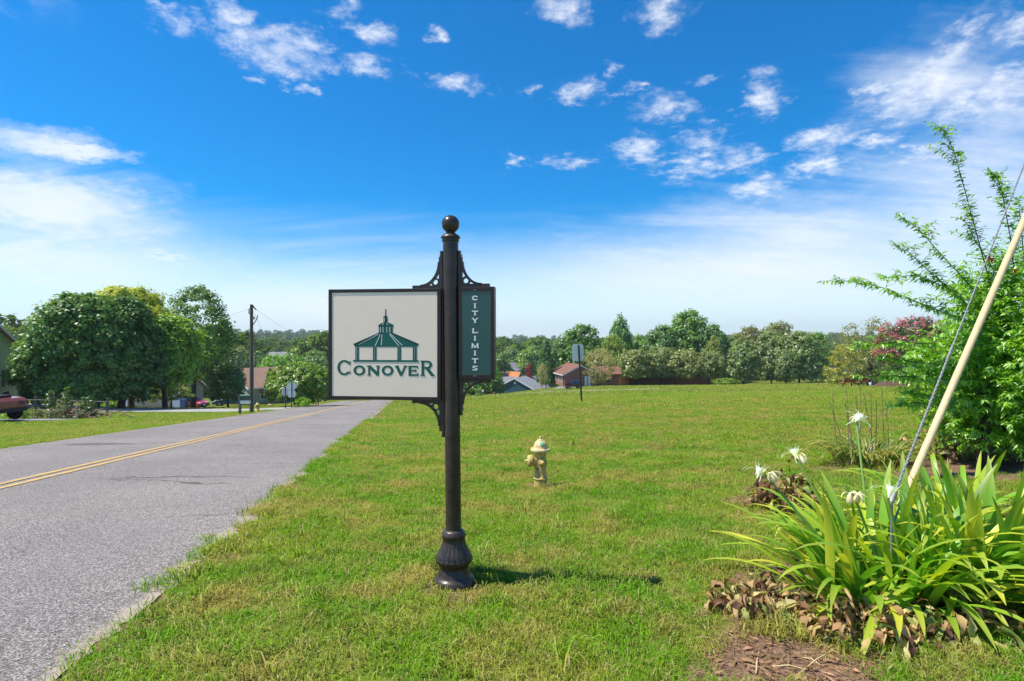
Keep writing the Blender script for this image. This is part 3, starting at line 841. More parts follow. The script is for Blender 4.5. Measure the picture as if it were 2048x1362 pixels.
MB().lathe([ring(16.2, 483.5), ring(17.3, 482.5), ring(17.3, 480.5), ring(17.0, 480), ring(17.0, 477.5), ring(19.5, 476.5), ring(19.6, 475.2), ring(18.6, 473), ring(15.5, 470), ring(12, 468), ring(9.5, 466.5), ring(9, 464)], 48, 0,
           Matrix.Translation((cxo, 0, 0))).build('cap', M['bronze'], root)
rb = 17.8 * PXM; zc_ = lz(448.2)
MB().lathe([(max(0.0006, rb * math.sin(math.pi * i / 20)), zc_ - rb * math.cos(math.pi * i / 20)) for i in range(21)], 40, 0, Matrix.Translation((cxo, 0, 0))).build('ball_finial', M['bronze'], root)


def pole_x(py):  # centre of the leaning pole at a photo row
    return 1.0 * PXM + (-6.0 * PXM) * (1060 - py) / (1060 - 482)

# mounting channels on both sides of the pole
for side, (pa, pb) in ((-1, (502, 874)), (1, (502, 830))):
    m = MB()
    za, zb_ = lz(pb), lz(pa)
    xa, xb = pole_x(pb) + side * 18.2 * PXM, pole_x(pa) + side * 18.2 * PXM
    m.prism([(xa - 2.6 * PXM, za), (xa + 2.6 * PXM, za), (xb + 2.6 * PXM, zb_), (xb - 2.6 * PXM, zb_)], -0.016, 0.016)
    m.build('mounting_channel', M['bronze'], root, 0.002)
    for py in (pa + 9, pa + 160, pb - 12):
        b = MB(); xx = pole_x(py) + side * 21.5 * PXM
        b.lathe([(0.0055, 0), (0.0055, 0.004), (0.003, 0.008)], 8, 0, Matrix.Translation((xx, 0, lz(py))) @ Matrix.Rotation(R(90) * side, 4, 'Y'))
        b.build('bolt', M['galv'], root)


def sign_box(x0, x1, z0, z1, fx0, fx1, fz0, fz1, facemat, depth=0.075):
    """Cabinet sign: four mitred frame bars round a slightly recessed face on each side."""
    o = [(x0, z0), (x1, z0), (x1, z1), (x0, z1)]; i_ = [(fx0, fz0), (fx1, fz0), (fx1, fz1), (fx0, fz1)]
    for k in range(4):
        a, b = o[k], o[(k + 1) % 4]; c, d = i_[(k + 1) % 4], i_[k]
        MB().prism([a, b, c, d], -depth / 2, depth / 2).build('frame', M['frame'], root, 0.0025)
    e = 0.004
    f = MB().box(((fx0 + fx1) / 2, 0, (fz0 + fz1) / 2), (fx1 - fx0 - 0.001 + e, depth - 0.007, fz1 - fz0 - 0.001 + e)).build('sign_face', facemat, root)
    return -depth / 2 + 0.0035

xL0, xL1, xR0, xR1 = lx(661.5), lx(884.5), lx(919.5), lx(990.3)
zT, zB = lz(577), lz(800.5)
fy_L = sign_box(xL0, xL1, zB, zT, lx(668.5), lx(877), lz(793.5), lz(584), M['cream'])
fy_R = sign_box(xR0, xR1, lz(757.5), lz(575), lx(924.8), lx(983), lz(748.5), lz(583.3), M['signgreen'])
# small vent slots in the frames
for (px, py) in ((952, 581.2), (952, 751)):
    MB().box((lx(px), -0.0385, lz(py)), (0.022, 0.003, 0.004)).build('vent_slot', M['galv'], root)


def bracket(px, py, ax, ay, side, updown):
    """Scrolled corner bracket: flange, upright, quarter arch and ring. (px, py) inner corner, ax/ay arm lengths in pixels."""
    m = MB(); w = 0.026
    def Q(a, b): return Vector((lx(px) + side * a * PXM, 0, lz(py) + updown * b * PXM))
    def bar(pts, th):
        n = len(pts)
        for i in range(n - 1):
            d = (pts[i + 1] - pts[i]).normalized(); nn = Vector((-d.z, 0, d.x)) * th / 2
            e = d * th * 0.06
            a, b = pts[i] - e, pts[i + 1] + e
            m.prism([((a + nn).x, (a + nn).z), ((a - nn).x, (a - nn).z), ((b - nn).x, (b - nn).z), ((b + nn).x, (b + nn).z)], -w / 2 - 0.0002 * (i % 2), w / 2 + 0.0002 * (i % 2))
    bar([Q(0, 3), Q(ax, 3)], 6 * PXM)
    bar([Q(2.6, 6), Q(2.6, ay)], 5.2 * PXM)
    arc = [Q(5 + (ax - 16 - 5) * (1 - math.sin(t_)), 5 + (ay - 10 - 5) * (1 - math.cos(t_))) for t_ in [math.pi / 2 * k / 14 for k in range(15)]]
    bar(arc, 5.0 * PXM)
    c = Q(12.5, 12.5)
    n = 24
    ro, ri = 8.6 * PXM, 5.2 * PXM
    vs, fs = [], []
    for k in range(n):
        a = 2 * math.pi * k / n
        for (r_, y_) in ((ro, -w / 2), (ro, w / 2), (ri, w / 2), (ri, -w / 2)):
            vs.append(c + Vector((r_ * math.cos(a), y_ * 0.9, r_ * math.sin(a))))
    for k in range(n):
        for j in range(4):
            fs.append((k * 4 + j, k * 4 + (j + 1) % 4, ((k + 1) % n) * 4 + (j + 1) % 4, ((k + 1) % n) * 4 + j))
    m.add(vs, fs)
    m.build('bracket', M['bronze'], root, 0)

bracket(883.5, 576.4, 59, 62, -1, 1)
bracket(920, 574.2, 60, 60, 1, 1)
bracket(884.5, 801, 61, 61, -1, -1)
bracket(920.5, 758, 62, 60, 1, -1)

# ---- lettering: flat vinyl outlines just proud of the faces
class Glyph:
    def __init__(s, x, z, w, h, thick, mat, y, serif=0.0):
        s.m = MB(); s.x, s.z, s.w, s.h, s.t, s.mat, s.y, s.sf = x, z, w, h, thick, mat, y, serif; s.k = 0
    def poly(s, pts):
        y1 = s.y - 0.0012 - 0.00012 * s.k; s.k += 1
        s.m.prism([(s.x + p[0] * s.w, s.z + p[1] * s.h) for p in pts], y1, s.y + 0.0005)
    def bar(s, a, b, t=None):
        t = t or s.t
        A, B = Vector((a[0] * s.w, a[1] * s.h)), Vector((b[0] * s.w, b[1] * s.h))
        d = (B - A).normalized(); n = Vector((-d.y, d.x)) * t / 2
        s.poly([((A + n).x / s.w, (A + n).y / s.h), ((A - n).x / s.w, (A - n).y / s.h), ((B - n).x / s.w, (B - n).y / s.h), ((B + n).x / s.w, (B + n).y / s.h)])
    def serif(s, cx, z, wid=None):
        if s.sf: s.bar((cx - (wid or s.sf), z), (cx + (wid or s.sf), z), s.t * 0.36)
    def arc(s, cx, cz, rx, rz, a0, a1, tx=None, tz=None, n=20):
        """Ring segment whose stroke is tx at the sides and tz at top and bottom."""
        tx = tx or s.t; tz = tz or s.t * 0.72
        pr = None
        for i in range(n + 1):
            a = R(a0 + (a1 - a0) * i / n)
            o = (cx + rx * math.cos(a), cz + rz * math.sin(a)); q = (cx + (rx - tx / s.w) * math.cos(a), cz + (rz - tz / s.h) * math.sin(a))
            if pr: 
                kk = s.k; s.poly([pr[0], o, q, pr[1]]); s.k = kk
            pr = (o, q)
        s.k += 1
    def done(s, parent):
        return s.m.build('letter', s.mat, parent)


def letter(ch, x, z, w, h, t_, mat, y, sf=0.16):
    g = Glyph(x, z, w, h, t_, mat, y, sf)
    k = t_ / w / 2; v = t_ * 0.36 / h / 2
    if ch == 'C':
        g.arc(0.5, 0.5, 0.5, 0.5, 38, 322); g.bar((0.90, 0.66), (0.90, 0.92), t_ * 0.4); g.bar((0.92, 0.10), (0.90, 0.28), t_ * 0.3)
    elif ch == 'O':
        g.arc(0.5, 0.5, 0.5, 0.5, 0, 360, None, None, 30)
    elif ch == 'N':
        g.bar((0.12, 0), (0.12, 1), t_ * 0.75); g.bar((0.88, 0), (0.88, 1), t_ * 0.75); g.bar((0.10, 0.96), (0.90, 0.05), t_ * 1.1)
        g.serif(0.12, v); g.serif(0.08, 1 - v); g.serif(0.88, 1 - v)
    elif ch == 'V':
        g.bar((0.12, 1), (0.52, 0.02), t_ * 1.1); g.bar((0.88, 1), (0.50, 0.02), t_ * 0.75); g.serif(0.12, 1 - v); g.serif(0.88, 1 - v)
    elif ch == 'E':
        g.bar((0.18, 0), (0.18, 1)); g.bar((0.05, 1 - v * 1.6), (0.9, 1 - v * 1.6), t_ * 0.62); g.bar((0.05, v * 1.6), (0.95, v * 1.6), t_ * 0.62); g.bar((0.2, 0.52), (0.72, 0.52), t_ * 0.55)
        g.bar((0.88, 1), (0.88, 0.76), t_ * 0.36); g.bar((0.93, 0), (0.93, 0.26), t_ * 0.36); g.bar((0.72, 0.40), (0.72, 0.64), t_ * 0.34)
    elif ch == 'R':
        g.bar((0.17, 0), (0.17, 1)); g.arc(0.50, 0.735, 0.36, 0.265, -90, 90, t_ * 1.05, t_ * 0.66); g.bar((0.17, 1 - t_ * .33 / h), (0.5, 1 - t_ * .33 / h), t_ * 0.66)
        g.bar((0.17, 0.47 + t_ * .33 / h), (0.5, 0.47 + t_ * .33 / h), t_ * 0.66); g.bar((0.48, 0.50), (0.90, 0.02), t_ * 1.1); g.serif(0.16, v); g.serif(0.92, v, 0.12); g.serif(0.10, 1 - v, 0.12)
    elif ch == 'I':
        g.bar((0.5, 0), (0.5, 1)); g.serif(0.5, v, 0.3); g.serif(0.5, 1 - v, 0.3)
    elif ch == 'T':
        g.bar((0.5, 0), (0.5, 1)); g.bar((0.0, 1 - v * 2), (1.0, 1 - v * 2), t_ * 0.7); g.serif(0.5, v, 0.22); g.bar((0.03, 1), (0.03, 0.74), t_ * 0.4); g.bar((0.97, 1), (0.97, 0.74), t_ * 0.4)
    elif ch == 'Y':
        g.bar((0.5, 0), (0.5, 0.5)); g.bar((0.5, 0.45), (0.08, 0.98), t_ * 0.95); g.bar((0.5, 0.45), (0.92, 0.98), t_ * 0.7); g.serif(0.5, v, 0.22); g.serif(0.1, 1 - v, 0.16); g.serif(0.9, 1 - v, 0.16)
    elif ch == 'L':
        g.bar((0.2, 0), (0.2, 1)); g.bar((0.05, v * 2), (0.98, v * 2), t_ * 0.7); g.bar((0.95, 0), (0.95, 0.32), t_ * 0.4); g.serif(0.2, 1 - v, 0.2)
    elif ch == 'M':
        g.bar((0.1, 0), (0.1, 1), t_ * 0.7); g.bar((0.9, 0), (0.9, 1), t_ * 0.9); g.bar((0.1, 0.97), (0.5, 0.1), t_ * 0.95); g.bar((0.9, 0.97), (0.5, 0.1), t_ * 0.7); g.serif(0.1, v, 0.13); g.serif(0.9, v, 0.13)
    elif ch == 'S':
        rx_, rz_ = 0.46, 0.275
        g.arc(0.5, 1 - rz_, rx_, rz_, 25, 265, t_ * 0.95, t_ * 0.72); g.arc(0.5, rz_, rx_, rz_, -155, 85, t_ * 0.95, t_ * 0.72); g.bar((0.90, 0.70), (0.90, 0.95), t_ * 0.35); g.bar((0.09, 0.05), (0.09, 0.30), t_ * 0.35)
    return g.done(root)

def word(chars, mat, y, tpx, sf=0.16):
    for (ch, pa, pb, qa, qb) in chars:
        letter(ch, lx(pa), lz(qb), lx(pb) - lx(pa), lz(qa) - lz(qb), tpx * PXM, mat, y, sf)

word([('C', 679, 707, 720.3, 751.5), ('O', 711, 734.5, 731, 751.7), ('N', 739.5, 762.5, 731.5, 751.5), ('O', 767, 790.5, 731, 751.7), ('V', 794, 817, 731.5, 751.5), ('E', 819, 840.5, 731.5, 751.5), ('R', 844, 871, 721, 751.5)], M['logo'], fy_L, 5.6)
cl = []
for ch, qa, qb in (('C', 592.5, 602), ('I', 607.5, 617.3), ('T', 622, 631.5), ('Y', 636.5, 646), ('L', 657, 666.7), ('I', 671.7, 681.3), ('M', 686.5, 696), ('I', 701, 710.5), ('T', 716, 725.5), ('S', 730.5, 740.3)):
    hw = {'I': 4.0, 'M': 7, 'S': 5.6}.get(ch, 6)
    cl.append((ch, 952 - hw, 952 + hw, qa, qb))
word(cl, M['white'], fy_R, 3.0, 0.14)

# ---- gazebo emblem
def emb(polys, mat, lift, name='emblem'):
    m = MB()
    for i, pl in enumerate(polys):
        m.prism([(lx(a), lz(b)) for a, b in pl], fy_L - lift - 0.00008 * i, fy_L + 0.0004)
    return m.build(name, mat, root)
def C4(x, y): return (640 + x / 4.257, 560 + y / 4.257)
G = lambda *p: [C4(*q) for q in p]
rect = lambda x0, x1, y0, y1: G((x0, y0), (x1, y0), (x1, y1), (x0, y1))
emb([G((303, 549), (520, 450), (625, 450), (853, 545), (838, 570), (318, 570)), rect(516, 634, 394, 452), G((512, 394), (516, 378), (556, 360), (594, 360), (640, 380), (637, 394))], M['logo'], 0.0012, 'emblem_roof')
emb([rect(556, 589, 312, 360), G((553, 315), (570, 300), (570, 246), (577, 246), (577, 300), (592, 315)), G((512, 396), (512, 388), (640, 388), (640, 396)), G((300, 545), (520, 447), (524, 452), (312, 556)), G((853, 543), (628, 447), (624, 452), (843, 556))], M['logodark'], 0.0016, 'emblem_spire')
emb([rect(a, b, 571, 684) for a, b in ((318, 326), (331, 349), (467, 479), (483, 497), (673, 685), (689, 704), (803, 816), (820, 836))] + [rect(300, 851, 682, 698)], M['logo'], 0.0012, 'emblem_posts')
emb([G((348, 551), (352, 551), (516, 462), (513, 459)), G((483, 563), (489, 563), (531, 462), (527, 462)), G((538, 556), (543, 556), (545, 466), (541, 466)), G((603, 458), (609, 458), (690, 563), (684, 563)), G((612, 458), (618, 458), (718, 557), (712, 557)),
     rect(529, 533, 398, 446), rect(551, 555, 398, 446), rect(583, 587, 398, 446), rect(608, 613, 398, 446), G((548, 386), (551, 386), (562, 363), (559, 363)), G((590, 384), (594, 384), (585, 363), (582, 363)), rect(562, 566, 318, 356)], M['white'], 0.0024, 'emblem_lines')
# specks and small marks on the face
for px, py in ((670.5, 587.5), (674.5, 588.2), (680, 768)):
    MB().box((lx(px), fy_L - 0.0008, lz(py)), (0.003, 0.002, 0.002)).build('face_mark', M['frame'], root)

# ------------------------------------------------------------------ fire hydrant
HY = 7.7
hx, hz0 = (1081 - 1024) / F * HY, None
hz0 = gz(hx, HY) - 0.02
K = HY / F
hyd = thing('fire_hydrant', 'weathered cream yellow fire hydrant standing in the lawn beyond the sign post', 'fire hydrant', (hx, HY, hz0), R(8))
def hr(hw, py): return (hw * K, CZ - (py - 681) / F * HY - hz0)
MB().lathe([hr(13, 972), hr(13, 966), hr(13.2, 962), hr(13, 957.5), hr(14.2, 957), hr(14.2, 955), hr(12.6, 954.4), hr(12, 945), hr(11.6, 930), hr(11.4, 915), hr(11.6, 905), hr(12.2, 902.5)], 32).build('barrel', M['hyd'], hyd)
MB().lathe([hr(12.5, 903), hr(18.6, 902.6), hr(19.6, 901), hr(19.6, 897.6), hr(18.8, 896.6), hr(14.2, 896.2), hr(13.8, 893), hr(13.0, 889), hr(11, 884.5), hr(8, 881.5), hr(5.8, 880.4), hr(5.8, 879), hr(4.4, 878.2)], 32).build('bonnet', M['hydtop'], hyd)
MB().lathe([hr(3.0, 879), hr(2.7, 875.5), hr(2.2, 872.6)], 5).build('operating_nut', M['hydtop'], hyd)
for k in range(8):
    a = 2 * math.pi * (k + 0.3) / 8
    r_, z_ = hr(17.2, 899.5)
    MB().lathe([(0.009, -0.024), (0.009, 0.026), (0.005, 0.030)], 6, 0, Matrix.Translation((r_ * math.cos(a), r_ * math.sin(a), z_))).build('flange_bolt', M['hyd'], hyd)
zc2 = hr(0, 921)[1]
MX = Matrix.Translation((-10 * K, 0, zc2)) @ Matrix.Rotation(R(-90), 4, 'Y')
MB().lathe([(9.5 * K, -2 * K), (9.6 * K, 6 * K), (11.6 * K, 6.5 * K), (12 * K, 9 * K), (11.4 * K, 11 * K), (11.6 * K, 13 * K), (10.6 * K, 15.6 * K), (6 * K, 16.6 * K)], 28, 0, MX).build('pumper_cap', M['hyd'], hyd)
MB().lathe([(3.0 * K, 16 * K), (2.6 * K, 21.5 * K)], 5, 0, MX).build('cap_nut', M['hydtop'], hyd)
for sgn in (1, -1):
    MY = Matrix.Translation((1.5 * K, sgn * 10 * K, hr(0, 923)[1])) @ Matrix.Rotation(R(90) * sgn * -1 * -1, 4, 'X').inverted()
    MB().lathe([(7.2 * K, -1 * K), (7.2 * K, 3 * K), (8.6 * K, 3.6 * K), (8.6 * K, 5.4 * K), (7.4 * K, 6.4 * K), (6.2 * K, 6.5 * K), (6.0 * K, 7.5 * K), (3.8 * K, 8 * K), (3.4 * K, 9 * K), (2.4 * K, 9.2 * K), (2.2 * K, 11.5 * K)], 26, 0, MY).build('hose_cap', M['hyd'], hyd)
chain = [(-13 * K + i * 0.7 * K, -9 * K - 1.5 * K * math.sin(i / 14 * math.pi), zc2 - (9 + 13 * math.sin(i / 14 * math.pi) * 0.8 - i * 0.45) * K) for i in range(15)]
MB().tube(chain, 0.0045, 5).build('chain', M['chain'], hyd)
MB().lathe([(4.2 * K, 0), (4.2 * K, 0.5 * K), (3 * K, 0.9 * K)], 14, 0, Matrix.Translation((0.5 * K, -11.6 * K, hr(0, 886)[1])) @ Matrix.Rotation(R(62), 4, 'X')).build('painted_mark', M['hydgreen'], hyd)

# ------------------------------------------------------------------ guy anchor: bare strand and guarded strand, and the pole that they hold
PB = Vector((9.05, 7.45, 0)); PB.z = gz(PB.x, PB.y)
A1 = P(1783, 1010, 3.45); A1.z = gz(A1.x, A1.y) - 0.02
g0 = P(1783, 1003, 3.45)
ge = P(2048, 330, 4.55)
gd = (ge - g0)
gw = thing('guy_wire', 'grey twisted steel guy wire rising out of the strap leaved lilies', 'guy wire', tuple(A1))
inv = A1
def rel(p): return Vector(p) - inv
MB().tube([rel(A1), rel(g0)], 0.008, 8).build('anchor_rod', M['galv'], gw)
MB().tube([rel(g0 + Vector((-0.01, 0, -0.03))), rel(g0 + gd * 0.01), rel(g0 + gd * 0.03)], [0.008, 0.017, 0.010], 10).build('thimble', M['galv'], gw)
def helix(a, d, L0, L1, r0, rw, turns, ns=120, strands=3):
    m = MB(); dn = d.normalized(); u_ = dn.cross(Vector((0, 0, 1))).normalized(); v_ = dn.cross(u_)
    for s_ in range(strands):
        pts = []
        for i in range(ns + 1):
            f_ = i / ns; th = 2 * math.pi * (turns * f_ + s_ / strands)
            pts.append(rel(a + d * (L0 + (L1 - L0) * f_) + (u_ * math.cos(th) + v_ * math.sin(th)) * r0))
        m.tube(pts, rw, 5)
    return m
helix(g0, gd, 0.02, 0.37, 0.0042, 0.0038, 10).build('wire_grip', M['galv'], gw)
helix(g0, gd, 0.36, 0.395, 0.0050, 0.0048, 1, 16, 4).build('grip_end', M['galv'], gw)
helix(g0, gd, 0.38, 1.02, 0.0028, 0.0034, 16, 160).build('strand', M['galv'], gw)
top1 = g0 + gd * 3.6
MB().tube([rel(g0 + gd * 1.0), rel(top1)], 0.0065, 6).build('upper_strand', M['galv'], gw)

q0 = P(1818, 972, 3.72); q1 = P(2052, 432, 4.62)
gg = thing('guy_wire', 'guy wire inside a sun bleached tan plastic guard pole leaning to the sky', 'guy wire', tuple(q0))
inv = q0
dq = q1 - q0
MB().tube([rel(q0 - dq * 0.06), rel(q0 + dq * 0.5), rel(q1 + dq * 0.03)], [0.0225, 0.0235, 0.0245], 22).build('guard_tube', M['guard'], gg)
MB().tube([rel(q0 - dq * 0.17), rel(q0)], 0.007, 6).build('anchor_strand', M['galv'], gg)
MB().tube([rel(q1), rel(q0 + dq * 3.7)], 0.006, 6).build('upper_strand', M['galv'], gg)

up = thing('utility_pole', 'dark wooden utility pole among the vines at the edge of the shrub', 'utility pole', tuple(PB))
endz = max((g0 + gd * 3.6).z, (q0 + dq * 3.7).z) - PB.z
MB().tube([(0, 0, -0.3), (0.02, 0, 4), (0.04, 0, endz + 0.7)], [0.16, 0.145, 0.12], 16).build('pole', M['poleh'], up)
MB().box((0.03, 0, endz + 0.1), (2.2, 0.1, 0.12)).build('crossarm', M['poleh'], up)

# ------------------------------------------------------------------ leaves
def folded_leaves(pos, dirs, nrm, L, Wd, fold=0.18, droop=0.25):
    """Lanceolate leaves of five points and four faces; pos = leaf stalk end."""
    d = dirs / np.linalg.norm(dirs, axis=1, keepdims=True)
    s = np.cross(d, nrm); s /= np.linalg.norm(s, axis=1, keepdims=True) + 1e-9
    n = np.cross(s, d)
    L = L[:, None]; Wd = Wd[:, None]
    c = pos + d * L * 0.42 - n * Wd * fold
    l = pos + d * L * 0.38 + s * Wd / 2 + n * Wd * fold * 0.5; r = pos + d * L * 0.38 - s * Wd / 2 + n * Wd * fold * 0.5
    tip = pos + d * L - n * L * droop
    v = np.stack([pos, l, c, r, tip], 1).reshape(-1, 3)
    o = np.arange(len(pos))[:, None] * 5
    f = np.concatenate([o + np.array([[0, 2, 1]]), o + np.array([[0, 3, 2]]), o + np.array([[1, 2, 4]]), o + np.array([[2, 3, 4]])], 0)
    return v, f


def cards(pos, nrm, L, Wd, rng):
    """Diamond leaf sprays facing roughly along nrm."""
    n = nrm / (np.linalg.norm(nrm, axis=1, keepdims=True) + 1e-9)
    t_ = rng.normal(0, 1, n.shape); t_ -= n * (t_ * n).sum(1, keepdims=True); t_ /= np.linalg.norm(t_, axis=1, keepdims=True) + 1e-9
    b = np.cross(n, t_)
    L = L[:, None]; Wd = Wd[:, None]
    v = np.stack([pos - t_ * L / 2, pos + b * Wd / 2 - n * Wd * 0.12, pos + t_ * L / 2, pos - b * Wd / 2 - n * Wd * 0.12], 1).reshape(-1, 3)
    f = np.arange(len(pos) * 4).reshape(-1, 4)
    return v, f


def profile(kind, h):
    if kind == 'dome': return np.where(h < 0.32, 0.80 + 0.20 * np.sin(h / 0.32 * math.pi / 2), np.sqrt(np.clip(1 - ((h - 0.32) / 0.68) ** 2.2, 0, 1)))
    if kind == 'round': return np.sqrt(np.clip(1 - (2 * h - 1) ** 2, 0, 1)) ** 0.8
    if kind == 'oval': return np.clip(np.sin(np.clip(h, 0, 1) ** 0.75 * math.pi), 0, 1) ** 0.62
    if kind == 'cone': return np.clip(1.02 - h, 0, 1) ** 0.75 * np.clip(h * 8 + 0.4, 0, 1)
    if kind == 'vase': return np.clip(0.35 + 0.65 * np.sin(np.clip((h - 0.05) * 1.25, 0, 1.1) * math.pi / 2), 0, 1) * np.clip((1.02 - h) * 3.2, 0, 1) ** 0.5
    if kind == 'spread': return np.clip((1.0 - h) * 1.3 + 0.15, 0, 1) ** 0.6 * np.clip(h * 6 + 0.3, 0, 1) * np.clip((1.02 - h) * 6, 0, 1) ** 0.5
    return np.sqrt(np.clip(1 - (2 * h - 1) ** 2, 0, 1))


def crown(seed, rx, ry, z0, z1, kind, nclump, per, leaf, crad, lump=0.16, up=0.45, aspect=0.55, gap=0.0, flat=0.75, inner=0.45):
    rng = np.random.default_rng(seed)
    H = z1 - z0
    h = rng.random(nclump * 3) ** 0.9
    pr = profile(kind, h)
    keep = rng.random(len(h)) < np.clip(pr * 0.85 + 0.22, 0, 1)
    h = h[keep][:nclump]; pr = profile(kind, h); n = len(h)
    th = rng.random(n) * 6.283
    ph = rng.random(6) * 6.283
    lum = 1 + lump * (0.6 * np.sin(2 * th + ph[0] + 3 * h) + 0.5 * np.sin(3 * th + ph[1] - 5 * h) + 0.5 * np.sin(5 * th + ph[2] + 7 * h) + 0.35 * np.sin(7 * th + 11 * h + ph[3]))
    rr = pr * lum * (inner + (1 - inner) * rng.random(n) ** 0.45)
    ctr = np.stack([rx * rr * np.cos(th), ry * rr * np.sin(th), z0 + H * h + rng.normal(0, 0.02 * H, n)], -1)
    out = np.stack([np.cos(th) * pr / rx * rx, np.sin(th) * pr, (h - 0.42) * 1.7], -1)
    if gap:
        k = rng.random(n) > gap * (0.5 + 0.5 * np.sin(th * 3 + h * 9 + ph[4])); ctr = ctr[k]; out = out[k]; n = len(ctr)
    cr = crad * rng.uniform(0.6, 1.35, n)
    ct = np.clip(rng.normal(0.5, 0.2, n), 0, 1)
    N = n * per
    ci = np.repeat(np.arange(n), per)
    d = rng.normal(0, 1, (N, 3)); d /= np.linalg.norm(d, axis=1, keepdims=True)
    rad = rng.random(N) ** 0.4
    p = ctr[ci] + d * np.array([1, 1, flat]) * (cr[ci] * rad)[:, None]
    nr = d * 0.8 + out[ci] * 0.55 + np.array([0, 0, up]) + rng.normal(0, 0.45, (N, 3))
    L = leaf * rng.uniform(0.65, 1.35, N)
    v, f = cards(p, nr, L, L * aspect * rng.uniform(0.8, 1.25, N), rng)
    tone = np.clip(ct[ci] * 0.55 + rng.random(N) * 0.45, 0, 1)
    return v, f, np.repeat(tone, 4)


def trunk_mesh(name, seed, h, r, crown_h, spread, nlimb=6, mat=None, sides=8):
    rng = random.Random(seed)
    m = MB()
    pts = [(0, 0, -0.25), (0, 0, 0.05 * h), (rng.uniform(-.03, .03) * h, rng.uniform(-.03, .03) * h, 0.5 * h), (rng.uniform(-.05, .05) * h, rng.uniform(-.05, .05) * h, h)]
    m.tube(pts, [r * 1.35, r * 1.05, r * 0.8, r * 0.55], sides, caps=False)
    top = Vector(pts[-1])
    for k in range(nlimb):
        a = 6.283 * (k + rng.random() * 0.6) / nlimb
        b = Vector((math.cos(a) * spread, math.sin(a) * spread, 0)) * rng.uniform(0.35, 0.75)
        e = top + b + Vector((0, 0, crown_h * rng.uniform(0.3, 0.8)))
        st = Vector(pts[2]).lerp(top, rng.uniform(0.4, 1))
        md = st.lerp(e, 0.5) + Vector((rng.uniform(-.1, .1), rng.uniform(-.1, .1), 0.1)) * spread * 0.4
        m.tube([st, md, e], [r * 0.5, r * 0.3, r * 0.08], 5, caps=False)
    o = m.build(name, mat or M['bark'])
    me = o.data; bpy.data.objects.remove(o)
    return me


GREEN = {'dark': (0.078, 0.158, 0.018), 'mid': (0.096, 0.188, 0.018), 'olive': (0.171, 0.195, 0.024), 'yellow': (0.264, 0.300, 0.020), 'bright': (0.155, 0.285, 0.018),
         'grey': (0.186, 0.217, 0.068), 'blue': (0.078, 0.158, 0.037), 'brown': (0.232, 0.188, 0.031), 'red': (0.202, 0.033, 0.020), 'wisp': (0.240, 0.225, 0.088), 'deep': (0.065, 0.138, 0.018)}


def make_tree(name, label, base, cm, color, tm, csize=(1, 1, 1), tsize=(1, 1, 1), rz=0.0, group=None, mat=None, cat='tree'):
    r = thing(name, label, cat, tuple(base), 0, group)
    linked('crown', cm, r, (0, 0, 0), (0, 0, rz), csize, color)
    linked('trunk', tm, r, (0, 0, 0), (0, 0, rz), tsize)
    return r


def near_tree(name, label, trunk_px, Y, cpx, hpx, top, bot, kind, color, seed, nclump, per, leaf, crad, trad, group=None, ry=None, **kw):
    """A tree with a crown of its own: crown centre column cpx, half width hpx, top and bottom rows, at distance Y."""
    b = gp(trunk_px, Y)
    k = Y / F
    rx = hpx * k; cxx = (cpx - trunk_px) * k
    z0 = CZ - (bot - 681) * k - b.z; z1 = CZ - (top - 681) * k - b.z
    v, f, tn = crown(seed, rx, ry or rx, z0, z1, kind, nclump, per, leaf, crad, **kw)
    v = v + np.array([cxx, 0, 0])
    cm = raw_mesh('crown', v, f, M['leaf'], tn)
    th = max(z0 + 0.25 * (z1 - z0), 0.6)
    tm = trunk_mesh('trunk', seed, th, trad, (z1 - z0) * 0.6, rx, 7)
    return make_tree(name, label, b, cm, color, tm, group=group)

# the pair of dense round trees on the left, and their neighbours
near_tree('round_tree', 'big dense dark green round tree behind the brush pile', 191, 44, 172, 90, 592, 796, 'dome', GREEN['dark'], 1, 900, 56, 0.25, 0.55, 0.30, up=0.7, ry=5.0, lump=0.10, aspect=0.7)
near_tree('round_tree', 'dark round tree crowded against the biggest crown, its trunk in front of the taupe garage', 243, 46, 246, 74, 600, 794, 'dome', GREEN['deep'], 2, 560, 52, 0.25, 0.55, 0.27, up=0.7, lump=0.10, aspect=0.7)
near_tree('maple_tree', 'yellow green treetop rising behind the two dark round trees', 262, 50, 250, 70, 576, 700, 'round', GREEN['yellow'], 3, 260, 56, 0.28, 0.65, 0.25, up=0.7, aspect=0.7)
near_tree('maple_tree', 'yellow green broad tree between the dark round trees and the tall airy tree', 330, 50, 338, 58, 634, 768, 'dome', (0.162, 0.270, 0.017), 4, 380, 52, 0.27, 0.6, 0.22, up=0.7, aspect=0.7)
near_tree('tall_tree', 'tall airy tree whose trunk stands before the red car', 386, 60, 394, 78, 572, 752, 'oval', (0.076, 0.148, 0.022), 5, 440, 36, 0.30, 0.68, 0.30, gap=0.55, lump=0.22, up=0.6)
near_tree('small_tree', 'low pale leaved tree with drooping boughs before the taupe garage', 342, 56, 326, 44, 742, 800, 'spread', (0.209, 0.261, 0.066), 6, 190, 40, 0.24, 0.40, 0.10, lump=0.3, flat=0.5, up=0.8)
near_tree('small_tree', 'dark low tree with drooping boughs beside the parked blue car', 456, 62, 452, 34, 730, 796, 'dome', (0.085, 0.153, 0.036), 7, 200, 44, 0.27, 0.5, 0.12, up=0.7)
near_tree('small_tree', 'round dark green tree behind the diamond sign', 599, 49, 603, 57, 728, 806, 'round', (0.118, 0.198, 0.019), 8, 300, 50, 0.20, 0.36, 0.13, lump=0.2, up=0.7, aspect=0.7)
near_tree('leafy_bush', 'bright green bush at the foot of the round tree by the road', 606, 46, 606, 15, 796, 825, 'dome', GREEN['bright'], 9, 30, 40, 0.12, 0.22, 0.03)
